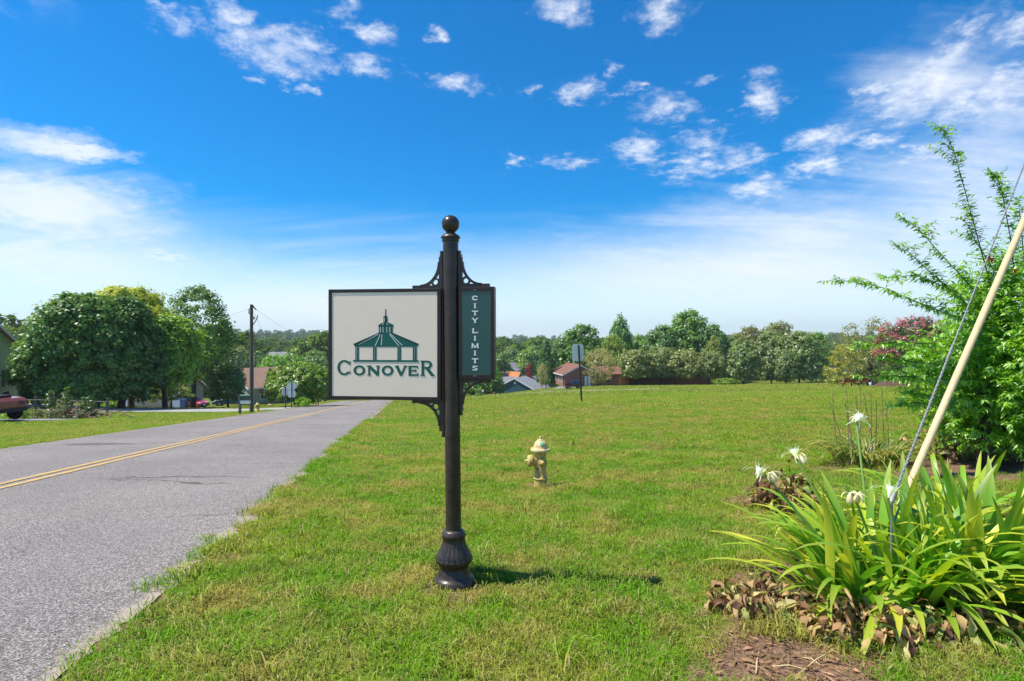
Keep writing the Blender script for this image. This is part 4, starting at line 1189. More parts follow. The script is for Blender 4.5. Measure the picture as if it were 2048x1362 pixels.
near_tree('leafy_bush', 'bright green bush behind the trunks of the dark round trees', 212, 50, 214, 20, 792, 815, 'dome', GREEN['bright'], 10, 36, 40, 0.14, 0.28, 0.03)
near_tree('yard_tree', 'dark leafy tree partly hidden by the narrow green sign', 978, 80, 972, 34, 728, 783, 'dome', GREEN['dark'], 11, 170, 44, 0.26, 0.6, 0.16)
near_tree('yard_tree', 'small round tree seen under the narrow green sign', 947, 84, 944, 24, 752, 783, 'round', GREEN['mid'], 12, 80, 44, 0.26, 0.5, 0.14)

# crape myrtle in pink bloom
CY = 42
bb = gp(1836, CY); k_ = CY / F
def cz_(py): return CZ - (py - 681) * k_ - bb.z
crape = thing('crape_myrtle', 'crape myrtle covered in pink blossom behind the vine shrub', 'tree', tuple(bb))
v, f, tn = crown(21, 76 * k_, 2.4, cz_(724), cz_(640), 'dome', 240, 40, 0.16, 0.42, inner=0.3)
linked('crown', raw_mesh('crown', v, f, M['leaf'], tn), crape, color=(0.045, 0.070, 0.018))
v, f, tn = crown(22, 82 * k_, 2.6, cz_(722), cz_(634), 'dome', 330, 22, 0.11, 0.20, inner=0.86, flat=1.0)
o_ = linked('blossom', raw_mesh('blossom', v, f, M['leaf'], tn), crape, color=(0.36, 0.105, 0.135)); o_['kind'] = 'stuff'
linked('trunk', trunk_mesh('trunk', 23, 2.0, 0.09, 2.2, 2.4, 9), crape)

near_tree('wispy_tree', 'thin feathery olive tree left of the pink crape myrtle', 1742, 66, 1738, 54, 640, 768, 'round', (0.167, 0.166, 0.036), 31, 190, 26, 0.22, 0.75, 0.12, gap=0.3, lump=0.25)
near_tree('small_tree', 'yellowing bushy tree behind the benches', 1690, 74, 1692, 34, 690, 768, 'dome', (0.247, 0.243, 0.024), 32, 130, 40, 0.24, 0.55, 0.10)
near_tree('small_tree', 'dark bushy tree between the benches and the pink crape myrtle', 1760, 70, 1757, 44, 706, 769, 'dome', (0.085, 0.135, 0.022), 33, 150, 40, 0.24, 0.6, 0.10)
near_tree('leafy_bush', 'low dark hedge plant behind the mulch mound', 1815, 58, 1830, 62, 742, 775, 'dome', GREEN['mid'], 34, 110, 40, 0.16, 0.34, 0.04)

# tree line behind the brick house and the board fence: crown shapes shared, sizes and colours their own
CV = {}
for i, (nm, kd, kw) in enumerate([('a', 'oval', dict(lump=0.26, up=0.75)), ('b', 'dome', dict(lump=0.26, up=0.75)), ('c', 'round', dict(lump=0.28, up=0.75)), ('d', 'cone', dict(lump=0.22, aspect=0.45)), ('e', 'dome', dict(lump=0.30, gap=0.35, up=0.75)), ('f', 'oval', dict(lump=0.14, up=0.6))]):
    v, f, tn = crown(50 + i, 4.0, 4.0, 1.0, 10.0, kd, 330, 26, 0.50, 0.78, **kw)
    CV[nm] = raw_mesh('crown', v, f, M['leaf'], tn)
v, f, tn = crown(61, 4.0, 4.0, 1.6, 10.0, 'vase', 240, 24, 0.28, 0.75, gap=0.4, lump=0.3)
CV['w'] = raw_mesh('crown', v, f, M['leaf'], tn)
for nm_, sd_ in (('g', 64), ('h', 65)):
    v, f, tn = crown(sd_, 4.0, 4.0, 2.7, 10.0, 'round', 300, 26, 0.48, 0.75, lump=0.26, up=0.75, gap=0.15)
    CV[nm_] = raw_mesh('crown', v, f, M['leaf'], tn)
TV = trunk_mesh('trunk', 70, 3.4, 0.22, 4.5, 3.0, 7)
TW = trunk_mesh('trunk', 71, 2.2, 0.10, 6.5, 3.6, 14, M['twig'])


def far_tree(name, label, px, Y, hpx, top, base, var, color, group=None, tm=None):
    b = gp(px, Y); k = Y / F
    if base: b.z = min(b.z, CZ - (base - 681) * k)
    Hh = CZ - (top - 681) * k - b.z
    sx = hpx * k / 4.3; sz = Hh / 10.2
    rng = random.Random(px * 7 + Y)
    return make_tree(name, label, b, CV[var], color, tm or TV, (sx, sx, sz), (sx * 0.9, sx * 0.9, sz), rng.random() * 6.28, group)

gr = 'trees in line behind the field'
far_tree('cedar_tree', 'dark pointed evergreen left of the brick house', 1092, 112, 21, 676, 772, 'd', GREEN['blue'], gr)
far_tree('cedar_tree', 'second dark evergreen close beside the brick house roof', 1108, 118, 17, 690, 770, 'd', GREEN['dark'], gr)
far_tree('bare_shrub', 'brownish thin shrub between the teal house and the evergreens', 1085, 104, 14, 728, 774, 'w', GREEN['wisp'], gr, TW)
far_tree('red_tree', 'small dark red leaved tree above the teal house', 1058, 135, 8, 727, 760, 'e', GREEN['red'], gr)
far_tree('shade_tree', 'large dark green tree right behind the brick house', 1162, 124, 50, 649, 770, 'b', (0.084, 0.167, 0.020), gr)
far_tree('shade_tree', 'tall slim green tree standing above its neighbours', 1240, 130, 27, 633, 770, 'f', (0.095, 0.196, 0.029), gr)
far_tree('shade_tree', 'light yellow green tree below the tall slim tree', 1226, 120, 24, 668, 770, 'c', (0.17, 0.235, 0.022), gr)
far_tree('wispy_tree', 'grey wispy half bare tree in front of the brick house', 1200, 92, 42, 697, 779, 'w', GREEN['wisp'], gr, TW)
far_tree('shade_tree', 'tallest broad tree of the line behind the board fence', 1378, 128, 56, 620, 770, 'a', (0.105, 0.196, 0.029), gr)
far_tree('shade_tree', 'dark tree on the left shoulder of the tallest broad tree', 1325, 126, 42, 650, 770, 'b', (0.084, 0.161, 0.032), gr)
far_tree('shade_tree', 'dark tree on the right shoulder of the tallest broad tree', 1424, 124, 36, 648, 770, 'e', (0.075, 0.149, 0.029), gr)
far_tree('shade_tree', 'feathery light green tree between the slim tree and the broad trees', 1280, 132, 24, 668, 770, 'e', (0.147, 0.255, 0.057), gr)
far_tree('shade_tree', 'narrow yellow green tree right of the fence row', 1428, 112, 20, 672, 770, 'a', (0.17, 0.21, 0.030), gr)
gg_ = 'grey green trees in a row before the board fence'
far_tree('orchard_tree', 'grey green tree in front of the orange fence end', 1272, 97, 34, 698, 774, 'g', GREEN['grey'], gg_)
far_tree('orchard_tree', 'grey green tree over the dark fence, second in its row', 1322, 98, 36, 694, 774, 'h', (0.168, 0.206, 0.066), gg_)
far_tree('orchard_tree', 'grey green tree with a low fork, third in its row', 1372, 96, 36, 700, 774, 'h', (0.189, 0.216, 0.072), gg_)
far_tree('orchard_tree', 'grey green tree at the far end of the fence row', 1418, 99, 30, 702, 772, 'g', (0.164, 0.196, 0.066), gg_)
far_tree('oval_tree', 'neat grey green egg shaped tree beside the road gap', 1487, 104, 33, 676, 770, 'f', (0.147, 0.206, 0.063), gr)
far_tree('oval_tree', 'grey green tree in the middle of the right hand group', 1543, 108, 36, 664, 768, 'b', (0.143, 0.196, 0.061), gr)
far_tree('oval_tree', 'broad grey green tree at the open end of the field', 1598, 104, 46, 662, 768, 'b', (0.156, 0.207, 0.066), gr)
far_tree('oval_tree', 'small grey green tree filling the gap under the olive tops', 1572, 100, 24, 700, 769, 'f', (0.126, 0.180, 0.052), gr)
far_tree('shade_tree', 'brownish olive tree behind the egg shaped tree', 1500, 134, 34, 652, 770, 'e', (0.15, 0.155, 0.035), gr)
far_tree('shade_tree', 'brownish olive treetop above the right hand group', 1556, 136, 42, 644, 770, 'c', (0.135, 0.155, 0.034), gr)
far_tree('shade_tree', 'bright green rounded tree at the right end of the line', 1632, 118, 30, 664, 768, 'b', (0.126, 0.235, 0.032), gr)
far_tree('shade_tree', 'small dark tree low between two groups of the line', 1458, 126, 26, 674, 770, 'b', (0.095, 0.167, 0.032), gr)
far_tree('leafy_bush', 'low bright bush where the board fence ends', 1452, 92, 24, 756, 774, 'b', (0.178, 0.255, 0.037), gr)
gv = 'trees in the valley beyond the road'
far_tree('valley_tree', 'bright round tree in front of the red brown roof', 548, 92, 24, 708, 800, 'c', (0.158, 0.294, 0.025), gv)
far_tree('valley_tree', 'dark trunked tree right of the porch house', 543, 76, 15, 735, 806, 'a', (0.063, 0.122, 0.020), gv)
far_tree('valley_tree', 'mid green tree above the diamond sign', 580, 105, 30, 708, 790, 'c', (0.131, 0.245, 0.025), gv)
far_tree('valley_tree', 'wide flat topped tree far down the valley', 617, 210, 42, 684, 790, 'b', (0.152, 0.225, 0.043), gv)
far_tree('valley_tree', 'wide tree just below the flat topped one', 632, 170, 34, 700, 790, 'e', (0.115, 0.196, 0.040), gv)
far_tree('valley_tree', 'dark tree left of the grey far roof', 515, 150, 24, 702, 790, 'b', (0.084, 0.152, 0.034), gv)
far_tree('valley_tree', 'grey green tree behind the brown roof left of the pole', 478, 130, 30, 694, 790, 'e', (0.126, 0.167, 0.054), gv)
far_tree('valley_tree', 'deep green tree touching the pole from the right', 524, 118, 17, 716, 790, 'a', (0.072, 0.145, 0.032), gv)
far_tree('valley_tree', 'dark spreading tree beside the sign edge in the valley', 650, 120, 24, 724, 790, 'c', (0.075, 0.138, 0.029), gv)
far_tree('valley_tree', 'bushy tree above the white gable of the far house', 1052, 180, 22, 700, 775, 'b', (0.158, 0.245, 0.034), gv)
far_tree('valley_tree', 'dark tree left of the white gable', 1000, 170, 22, 706, 775, 'c', (0.095, 0.175, 0.034), gv)
far_tree('valley_tree', 'mid green tree far behind the white gable', 1022, 230, 26, 694, 775, 'b', (0.121, 0.203, 0.043), gv)
far_tree('valley_tree', 'soft green tree between the far roofs and the evergreens', 1070, 200, 26, 690, 775, 'e', (0.126, 0.216, 0.043), gv)
gl = 'trees behind the pale green house'
far_tree('house_tree', 'tree crown showing over the roof of the pale green house', 14, 70, 30, 652, 800, 'c', (0.126, 0.186, 0.029), gl)
far_tree('house_tree', 'olive tree at the edge of the photo behind the pale green house', -28, 66, 40, 646, 800, 'b', (0.126, 0.175, 0.029), gl)

# far forest: one mass over the hills
fv = []
for i in range(5):
    v, f, tn = crown(90 + i, 4.6, 4.6, 0.5, [11, 13, 15, 12, 17][i], ['round', 'dome', 'oval', 'dome', 'round'][i], 60, 16, 1.25, 1.5, lump=0.25)
    fv.append(raw_mesh('forest_tree', v, f, None, tn))
mF, t = new_mat('forest leaf')
at = t.n('ShaderNodeAttribute'); at.attribute_name = 'tone'
oi = t.n('ShaderNodeObjectInfo')
pos = t.n('ShaderNodeNewGeometry').outputs['Position']
nz = t.noise(t.vmath('MULTIPLY', pos, (1, 1, 0)), 0.11, 3, 0.6)
cF = t.mix(t.smooth(nz, 0.35, 0.65), (0.080, 0.160, 0.020, 1), (0.160, 0.235, 0.030, 1))
cF = t.mix(1.0, cF, t.mix(at.outputs['Fac'], (0.6, 0.6, 0.6, 1), (1.4, 1.4, 1.3, 1)), 'MULTIPLY')
d = t.n('ShaderNodeBsdfDiffuse'); t.l(cF, d.inputs['Color'])
tr = t.n('ShaderNodeBsdfTranslucent'); t.l(cF, tr.inputs['Color'])
mx = t.n('ShaderNodeMixShader'); mx.inputs[0].default_value = 0.25; t.l(d.outputs[0], mx.inputs[1]); t.l(tr.outputs[0], mx.inputs[2])
t.l(mx.outputs[0], t.n('ShaderNodeOutputMaterial').inputs[0])
for m_ in fv: m_.materials.append(mF)
rf = np.random.default_rng(77)
n = 26000
yy = np.exp(rf.uniform(math.log(150), math.log(1500), n))
xx = (rf.random(n) * 2.5 - 1.25) * yy
u_ = xx / yy
keep = rf.random(n) < np.where(yy < 260, 0.30, 0.62)
keep &= ~((yy < 190) & (u_ > -0.46) & (u_ < -0.10))
keep &= ~((yy < 280) & (u_ > -0.06) & (u_ < 0.06))
keep &= ~((yy < 430) & (u_ > 0.05))
keep &= ~((yy < 290) & (np.abs(u_ + 0.41) < 0.03))
xx, yy = xx[keep], yy[keep]
FOR = scatter('distant_forest', [(np.stack([xx, yy, CZ + zrel(xx, yy) - 0.6], -1), fv, 0.75, 1.35, 0.0)], 9)
tag(FOR, 'wooded hills far beyond the valley', 'forest')

# ------------------------------------------------------------------ garden bed: spider lilies
def strap_mesh(name, seed, L, w, e0, bend, power=1.6, fold=0.16, twist=0.0, n=11):
    rng = random.Random(seed)
    v, al = [], []
    p = Vector((0, 0, 0)); ds = L / (n - 1)
    side = rng.uniform(-0.25, 0.25)
    for i in range(n):
        s = i / (n - 1)
        e = e0 - bend * s ** power
        a = side * s * s
        d = Vector((math.cos(e) * math.cos(a), math.cos(e) * math.sin(a), math.sin(e)))
        nrm = Vector((-math.sin(e), 0, math.cos(e)))
        sd = Vector((-math.sin(a), math.cos(a), 0))
        sd = (sd * math.cos(twist * s) + nrm * math.sin(twist * s)).normalized()
        ww = w * min(1, 0.45 + s * 2.2) * max(0.0, 1 - s ** 4.5) ** 0.8
        if i == n - 1: ww = w * 0.03
        lift = nrm * ww * fold
        v += [p + sd * ww / 2 + lift, p, p - sd * ww / 2 + lift]
        al += [s, s, s]
        p = p + d * ds
    f = []
    for i in range(n - 1):
        f += [(i * 3, i * 3 + 1, i * 3 + 4, i * 3 + 3), (i * 3 + 1, i * 3 + 2, i * 3 + 5, i * 3 + 4)]
    tn = np.full(len(v), 0.35 + 0.4 * rng.random())
    me = raw_mesh(name, np.array([tuple(q) for q in v]), np.array(f), M['lily'], tn, True)
    at = me.attributes.new('along', 'FLOAT', 'POINT'); at.data.foreach_set('value', np.array(al, dtype=np.float32))
    return me

def petal_ribbon(m, base, az_, e0, L, w, bend, n=7):
    p = Vector(base); ds = L / (n - 1); pts = []
    for i in range(n):
        s = i / (n - 1); e = e0 - bend * s
        d = Vector((math.cos(e) * math.cos(az_), math.cos(e) * math.sin(az_), math.sin(e)))
        sd = Vector((-math.sin(az_), math.cos(az_), 0)); ww = w * (0.5 + 1.2 * s) * max(0.05, 1 - s ** 3)
        pts.append((p - sd * ww / 2, p + sd * ww / 2)); p = p + d * ds
    vs = [q for pr in pts for q in pr]
    m.add(vs, [(2 * i, 2 * i + 1, 2 * i + 3, 2 * i + 2) for i in range(n - 1)], 0, True)

def lily_flower(seed, wilt=False):
    rng = random.Random(seed); m = MB()
    if wilt:
        for k in range(6):
            petal_ribbon(m, (0, 0, 0), k * 1.047 + rng.random() * .4, R(20), 0.10, 0.016, R(150))
        m.lathe([(0.012, -0.075), (0.024, -0.06), (0.020, -0.02), (0.008, 0.0)], 9)
    else:
        for k in range(6):
            petal_ribbon(m, (0, 0, 0.0), k * 1.047 + rng.uniform(-.15, .15), R(rng.uniform(35, 60)), rng.uniform(0.13, 0.175), 0.010, R(rng.uniform(110, 190)), 9)
        prof = [(0.004, -0.03), (0.010, 0.0), (0.022, 0.018), (0.030, 0.036), (0.033, 0.046)]
        m.lathe(prof, 12, caps=False)
        for k in range(12):
            a = k * 0.5236
            m.add([(0.033 * math.cos(a), 0.033 * math.sin(a), 0.045), (0.033 * math.cos(a + .5), 0.033 * math.sin(a + .5), 0.045), (0.046 * math.cos(a + .25), 0.046 * math.sin(a + .25), 0.060)], [(0, 1, 2)])
            if k % 2: m.tube([(0.03 * math.cos(a), 0.03 * math.sin(a), 0.045), (0.05 * math.cos(a), 0.05 * math.sin(a), 0.085)], 0.0012, 3, caps=False)
    o = m.build('flower', M['petal'], recalc=False); me = o.data; bpy.data.objects.remove(o)
    at = me.attributes.new('tone', 'FLOAT', 'POINT'); at.data.foreach_set('value', np.full(len(me.vertices), 0.5, dtype=np.float32))
    return me

ru = random.Random(404)
UP = [strap_mesh('leaf', i, ru.uniform(0.55, 0.78), ru.uniform(0.046, 0.062), R(ru.uniform(72, 88)), R(ru.uniform(8, 40)), 2.2) for i in range(8)]
MIDL = [strap_mesh('leaf', 20 + i, ru.uniform(0.62, 0.86), ru.uniform(0.042, 0.060), R(ru.uniform(48, 68)), R(ru.uniform(50, 95)), 1.8) for i in range(9)]
OUT = [strap_mesh('leaf', 40 + i, ru.uniform(0.58, 0.88), ru.uniform(0.038, 0.054), R(ru.uniform(22, 42)), R(ru.uniform(35, 80)), 1.5) for i in range(9)]
KINK = [strap_mesh('leaf', 60 + i, ru.uniform(0.6, 0.8), ru.uniform(0.042, 0.060), R(ru.uniform(50, 70)), R(ru.uniform(135, 165)), 3.0) for i in range(4)]
LG = [(0.085, 0.220, 0.012), (0.115, 0.255, 0.014), (0.160, 0.285, 0.016), (0.24, 0.33, 0.020), (0.34, 0.36, 0.030), (0.060, 0.170, 0.012)]
FL = [lily_flower(i) for i in range(3)]; FW = [lily_flower(9, True)]

def lily_clump(label, x, y, nleaf, spread, seed, scapes):
    r = random.Random(seed)
    b = Vector((x, y, gz(x, y)))
    t_ = thing('spider_lily', label, 'plant', tuple(b))
    for k in range(nleaf):
        a = r.random() * 6.283; q = math.sqrt(r.random()); px_, py_ = spread * q * math.cos(a), spread * 0.72 * q * math.sin(a)
        az_ = a + r.gauss(0, 0.75) if q > 0.3 else r.random() * 6.283
        roll = r.random()
        pool = UP if roll < 0.30 - 0.22 * q else (MIDL if roll < 0.66 else (OUT if roll < 0.90 else KINK))
        s = r.uniform(0.82, 1.12)
        c = LG[min(5, int(r.random() ** 1.3 * 5.99))] if pool is not OUT else r.choice(LG[1:5])
        linked('leaf', r.choice(pool), t_, (px_, py_, gz(x + px_, y + py_) - b.z - 0.015), (r.gauss(0, 0.10), r.gauss(0, 0.08), az_), (s, s, s), c)
    for (hd, bs, wilt, n) in scapes:
        h_ = Vector(hd) - b; s0 = Vector(bs) - b
        st = MB().tube([s0, s0.lerp(h_, 0.5) + Vector((0.01, 0, 0.02)), h_], [0.009, 0.008, 0.007], 8).build('flower_stalk', M['lily'], t_)
        st.color = (0.16, 0.27, 0.05, 1)
        at = st.data.attributes.new('tone', 'FLOAT', 'POINT'); at.data.foreach_set('value', np.full(len(st.data.vertices), 0.5, dtype=np.float32))
        for j in range(n):
            w_ = wilt or (j == n - 1 and n > 1)
            linked('flower', FW[0] if w_ else FL[j % 3], st, tuple(h_ + Vector((r.uniform(-.03, .03) + (j - (n - 1) / 2) * 0.055, r.uniform(-.03, .03), r.uniform(-.01, .03)))),
                   (R(r.uniform(-5, 65)), R(r.uniform(-35, 35)), r.random() * 6.28), (0.85, 0.85, 0.85), (0.64, 0.65, 0.60) if not w_ else (0.52, 0.46, 0.34))
    return t_

l1 = hit(1770, 1190); l2 = hit(1968, 1172); l3 = hit(1890, 1050)
Ya, Yb = l1.y, l2.y
lily_clump('big clump of strap leaved spider lilies in front of the guy wires', l1.x, l1.y, 215, 0.42, 1,
           [(P(1530, 950, Ya + 0.15), (l1.x - 0.15, Ya, l1.z), False, 2), (P(1592, 915, Ya + 0.5), (l1.x - 0.05, Ya + 0.2, l1.z), False, 2), (P(1712, 838, Ya + 0.75), (l1.x + 0.1, Ya + 0.3, l1.z), False, 2),
            (P(1706, 985, Ya + 0.05), (l1.x, Ya, l1.z), True, 2), (P(1775, 992, Ya - 0.12), (l1.x + 0.05, Ya - 0.1, l1.z), False, 1)])
lily_clump('second clump of strap leaved spider lilies at the edge of the photo', l2.x, l2.y, 160, 0.42, 2, [])
lily_clump('upright strap leaved spider lilies behind the tan guard pole', l3.x, l3.y, 34, 0.30, 3, [])

# withered hostas: limp broad leaves, mostly brown
def hosta_mesh(name, seed, L, w, curl):
    r = random.Random(seed); n = 9; v = []
    p = Vector((0, 0, 0)); e = R(r.uniform(45, 80)); ds = L / (n - 1); tw = r.uniform(-1.6, 1.6)
    for i in range(n):
        s = i / (n - 1)
        d = Vector((math.cos(e), 0, math.sin(e)))
        nr = Vector((-math.sin(e), 0, math.cos(e)))
        ww = w * (0.12 if s < 0.3 else math.sin(min(1, (s - 0.22) / 0.78) * math.pi) ** 0.7 + 0.02)
        sd = (Vector((0, 1, 0)) * math.cos(tw * s) + nr * math.sin(tw * s)); nr = d.cross(sd); wave = 0.28 * w * math.sin(i * 2.1 + seed)
        v += [p + sd * ww / 2 + nr * (ww * 0.22 + wave), p, p - sd * ww / 2 + nr * (ww * 0.25 - wave)]
        p = p + d * ds; e -= R(curl) / n * (0.6 + s * 1.4)
    f = []
    for i in range(n - 1): f += [(i * 3, i * 3 + 1, i * 3 + 4, i * 3 + 3), (i * 3 + 1, i * 3 + 2, i * 3 + 5, i * 3 + 4)]
    return raw_mesh(name, np.array([tuple(q) for q in v]), np.array(f), M['dead'], np.full(len(v), 0.3 + 0.4 * r.random()), True)

HM = [hosta_mesh('leaf', i, ru.uniform(0.16, 0.30), ru.uniform(0.022, 0.050), ru.uniform(170, 330)) for i in range(16)]
HC = [(0.24, 0.145, 0.07), (0.14, 0.075, 0.040), (0.33, 0.23, 0.11), (0.075, 0.042, 0.026), (0.24, 0.25, 0.085), (0.16, 0.20, 0.055), (0.34, 0.30, 0.13)]

def hosta(label, x, y, n, sp, seed, green=0.3, sy=0.8, sc=1.0, mound=0.14):
    r = random.Random(seed); b = Vector((x, y, gz(x, y)))
    t_ = thing('withered_hosta', label, 'plant', tuple(b), 0, 'withered plants in the mulch bed')
    for k in range(n):
        a = r.random() * 6.283; q = math.sqrt(r.random())
        px_, py_ = sp * q * math.cos(a), sp * sy * q * math.sin(a)
        c = r.choice(HC[4:]) if r.random() < green else r.choice(HC[:4])
        s = r.uniform(0.6, 1.05) * sc
        linked('leaf', r.choice(HM), t_, (px_, py_, gz(x + px_, y + py_) - b.z + r.uniform(0, mound) * (1.15 - q) * sc), (r.gauss(0, .25), r.gauss(0, .25), a + r.gauss(0, .9)), (s, s, s), c)

for (lab, px, py, n, sp, gr_) in [('withered brown hosta under the left lily flowers, by the lawn', 1570, 1015, 150, 0.25, 0.25), ('withered hosta at the left front corner of the lily clump', 1525, 1225, 130, 0.26, 0.35),
                                  ('shrivelled hosta at the front of the mulch below the lilies', 1740, 1272, 140, 0.30, 0.30), ('half green withered hosta right of the front mulch patch', 1885, 1262, 120, 0.28, 0.50),
                                  ('brown withered hosta behind the tan guard pole', 1870, 912, 130, 0.46, 0.35), ('withered hosta between the lilies and the shrub', 1960, 925, 50, 0.34, 0.25)]:
    h_ = hit(px, py); hosta(lab, h_.x, h_.y, n, sp, px, gr_, 0.8, 1.0 if py > 1100 else 1.35, {1570: 0.30, 1870: 0.36}.get(px, 0.15))

# daylilies: thin arching leaves and dead flower stalks
DL = []
for i in range(8):
    DL.append(strap_mesh('leaf', 100 + i, ru.uniform(0.45, 0.75), ru.uniform(0.018, 0.027), R(ru.uniform(55, 85)), R(ru.uniform(80, 150)), 1.7, 0.25))
hd_ = hit(1735, 930)
dl = thing('daylily', 'thin leaved daylily clump with dead brown flower stalks behind the lilies', 'plant', tuple(hd_))
r = random.Random(5)
for k in range(270):
    a = r.random() * 6.283; q = math.sqrt(r.random()) * 0.42
    c = r.choice([(0.06, 0.13, 0.02), (0.10, 0.17, 0.025), (0.20, 0.20, 0.05), (0.28, 0.22, 0.08), (0.07, 0.12, 0.03)])
    s = r.uniform(0.8, 1.15)
    linked('leaf', r.choice(DL), dl, (q * math.cos(a), q * math.sin(a) * 0.8, -0.01), (r.gauss(0, .1), r.gauss(0, .1), a + r.gauss(0, .7)), (s, s, s), c)
kd = hd_.y / F
for (px, py, bx) in ((1665, 780, 1690), (1658, 800, 1702), (1692, 775, 1700), (1720, 768, 1735), (1727, 785, 1738), (1742, 782, 1742), (1763, 776, 1762), (1752, 800, 1755), (1712, 790, 1730), (1690, 805, 1712), (1770, 800, 1766)):
    tip = P(px, py, hd_.y + r.uniform(-.2, .2)) - hd_; bs = Vector(((bx - 1735) * kd, r.uniform(-.2, .2), 0))
    m = MB(); mid_ = bs.lerp(tip, 0.6) + Vector((r.uniform(-.02, .02), 0, 0.02))
    m.tube([bs, mid_, tip], [0.006, 0.005, 0.003], 5)
    for j in range(3):
        st = mid_.lerp(tip, 0.3 + 0.25 * j); m.tube([st, st + Vector((r.uniform(-.05, .05), r.uniform(-.03, .03), r.uniform(.03, .07)))], [0.003, 0.004], 4)
    m.build('dead_stalk', M['twig'], dl)

# weeds, twigs and chips in the mulch
h_ = hit(1565, 1285)
tuft_g = [tuft_mesh('tuft', 200 + i, 70, 0.11, 0.06, 0.15, 0.008, 1.1, None, 0.05) for i in range(2)]
for lab, px, py, s in (('bright green weed tuft in the front mulch patch', 1568, 1275, 1.0), ('small green weed by the left edge of the mulch patch', 1505, 1262, 0.7), ('green weed tuft right of the dead hosta', 1700, 1310, 0.6)):
    h_ = hit(px, py); o_ = linked('weed_tuft', tuft_g[int(s < 0.8)], None, tuple(h_), (0, 0, px), (s, s, s * 0.85)); tag(o_, lab, 'weed')
r = random.Random(31)
for lab, pa, pb in (('long pale dry stem lying across the front mulch', (1672, 1300), (1592, 1360)), ('short pale dry stem behind the weed tuft', (1590, 1240), (1680, 1236)), ('bleached dry stem at the foot of the dead hosta', (1625, 1268), (1690, 1272)),
                    ('thin dry stem near the lower edge of the mulch', (1545, 1338), (1610, 1345)), ('crooked dry stem in the middle of the mulch', (1640, 1335), (1605, 1322)), ('dry stem by the left rim of the mulch', (1512, 1352), (1515, 1320))):
    a, b = hit(*pa), hit(*pb)
    st = thing('dry_stem', lab, 'stem', tuple(a))
    MB().tube([Vector((0, 0, 0.008)), (b - a) * 0.5 + Vector((0, 0, 0.02)), (b - a) + Vector((0, 0, 0.008))], [0.0028, 0.0034, 0.002], 5).build('stalk', M['guard'], st)
nch = 34000
rs = np.random.default_rng(8)
cp = np.stack([rs.uniform(0.9, 4.5, nch), rs.uniform(2.3, 7.5, nch)], -1)
sk = soil(cp[:, 0], cp[:, 1]); cp = cp[rs.random(nch) < np.clip(sk - 0.25, 0, 1) * 1.3]
dd = rs.normal(0, 1, (len(cp), 3)) * np.array([1, 1, 0.2]); nn_ = rs.normal(0, 0.5, (len(cp), 3)) + np.array([0, 0, 1.2])
v, f = folded_leaves(np.concatenate([cp, (CZ + zrel(cp[:, 0], cp[:, 1]) + 0.012)[:, None]], -1), dd, nn_, rs.uniform(0.02, 0.09, len(cp)), rs.uniform(0.003, 0.022, len(cp)) * (rs.random(len(cp)) ** 2 + 0.15), 0.1, 0.1)
tag(linked('mulch_litter', raw_mesh('mulch_litter', v, f, M['dead'], np.repeat(rs.random(len(cp)) ** 2, 5)), color=(0.26, 0.155, 0.085)), 'dry brown leaf litter over the mulch under the lilies', 'litter', kind='stuff')

# ------------------------------------------------------------------ the big leafy shrub at the right edge
SYY = 7.4
sb = gp(1990, SYY)
shrub = thing('vine_shrub', 'big bright green leafy shrub with long arching shoots against the sky', 'shrub', tuple(sb))
rsx = np.random.default_rng(3)
LP, LD, LN, LL, LW = [], [], [], [], []
twigs = MB()

def leafy_shoot(pts, step, L, W_, dens=2, droop=0.55, thick=0.006, bare=0.0):
    """Leaves set in pairs along a shoot given by a polyline."""
    pts = [Vector(p) for p in pts]
    seg = [(pts[i + 1] - pts[i]).length for i in range(len(pts) - 1)]; tot = sum(seg)
    s = tot * bare
    while s < tot:
        q = s; i = 0
        while i < len(seg) - 1 and q > seg[i]: q -= seg[i]; i += 1
        d = (pts[i + 1] - pts[i]).normalized(); p = pts[i] + d * q
        for sg in (1, -1)[:dens]:
            sv = d.cross(Vector((0, 0, 1)))
            if sv.length < 0.2: sv = Vector((1, 0, 0))
            sv.normalize()
            sv = Quaternion(d, rsx.uniform(-0.9, 0.9)) @ sv
            dr = d * rsx.uniform(0.3, 0.8) + sv * sg * rsx.uniform(0.5, 1.0) + Vector((0, 0, -droop * rsx.uniform(0.3, 1.3)))
            LP.append(tuple(p)); LD.append(tuple(dr)); LN.append((rsx.normal(0, .4), rsx.normal(0, .4), 1.0)); LL.append(L * rsx.uniform(0.7, 1.2) * (1 if s < tot * 0.85 else 0.65)); LW.append(W_ * rsx.uniform(0.8, 1.2) * (1 if s < tot * 0.85 else 0.7))
        s += step * rsx.uniform(0.8, 1.2)
    if thick: twigs.tube([p - sb for p in pts], [thick * (1 - 0.75 * i / (len(pts) - 1)) for i in range(len(pts))], 5, caps=False)

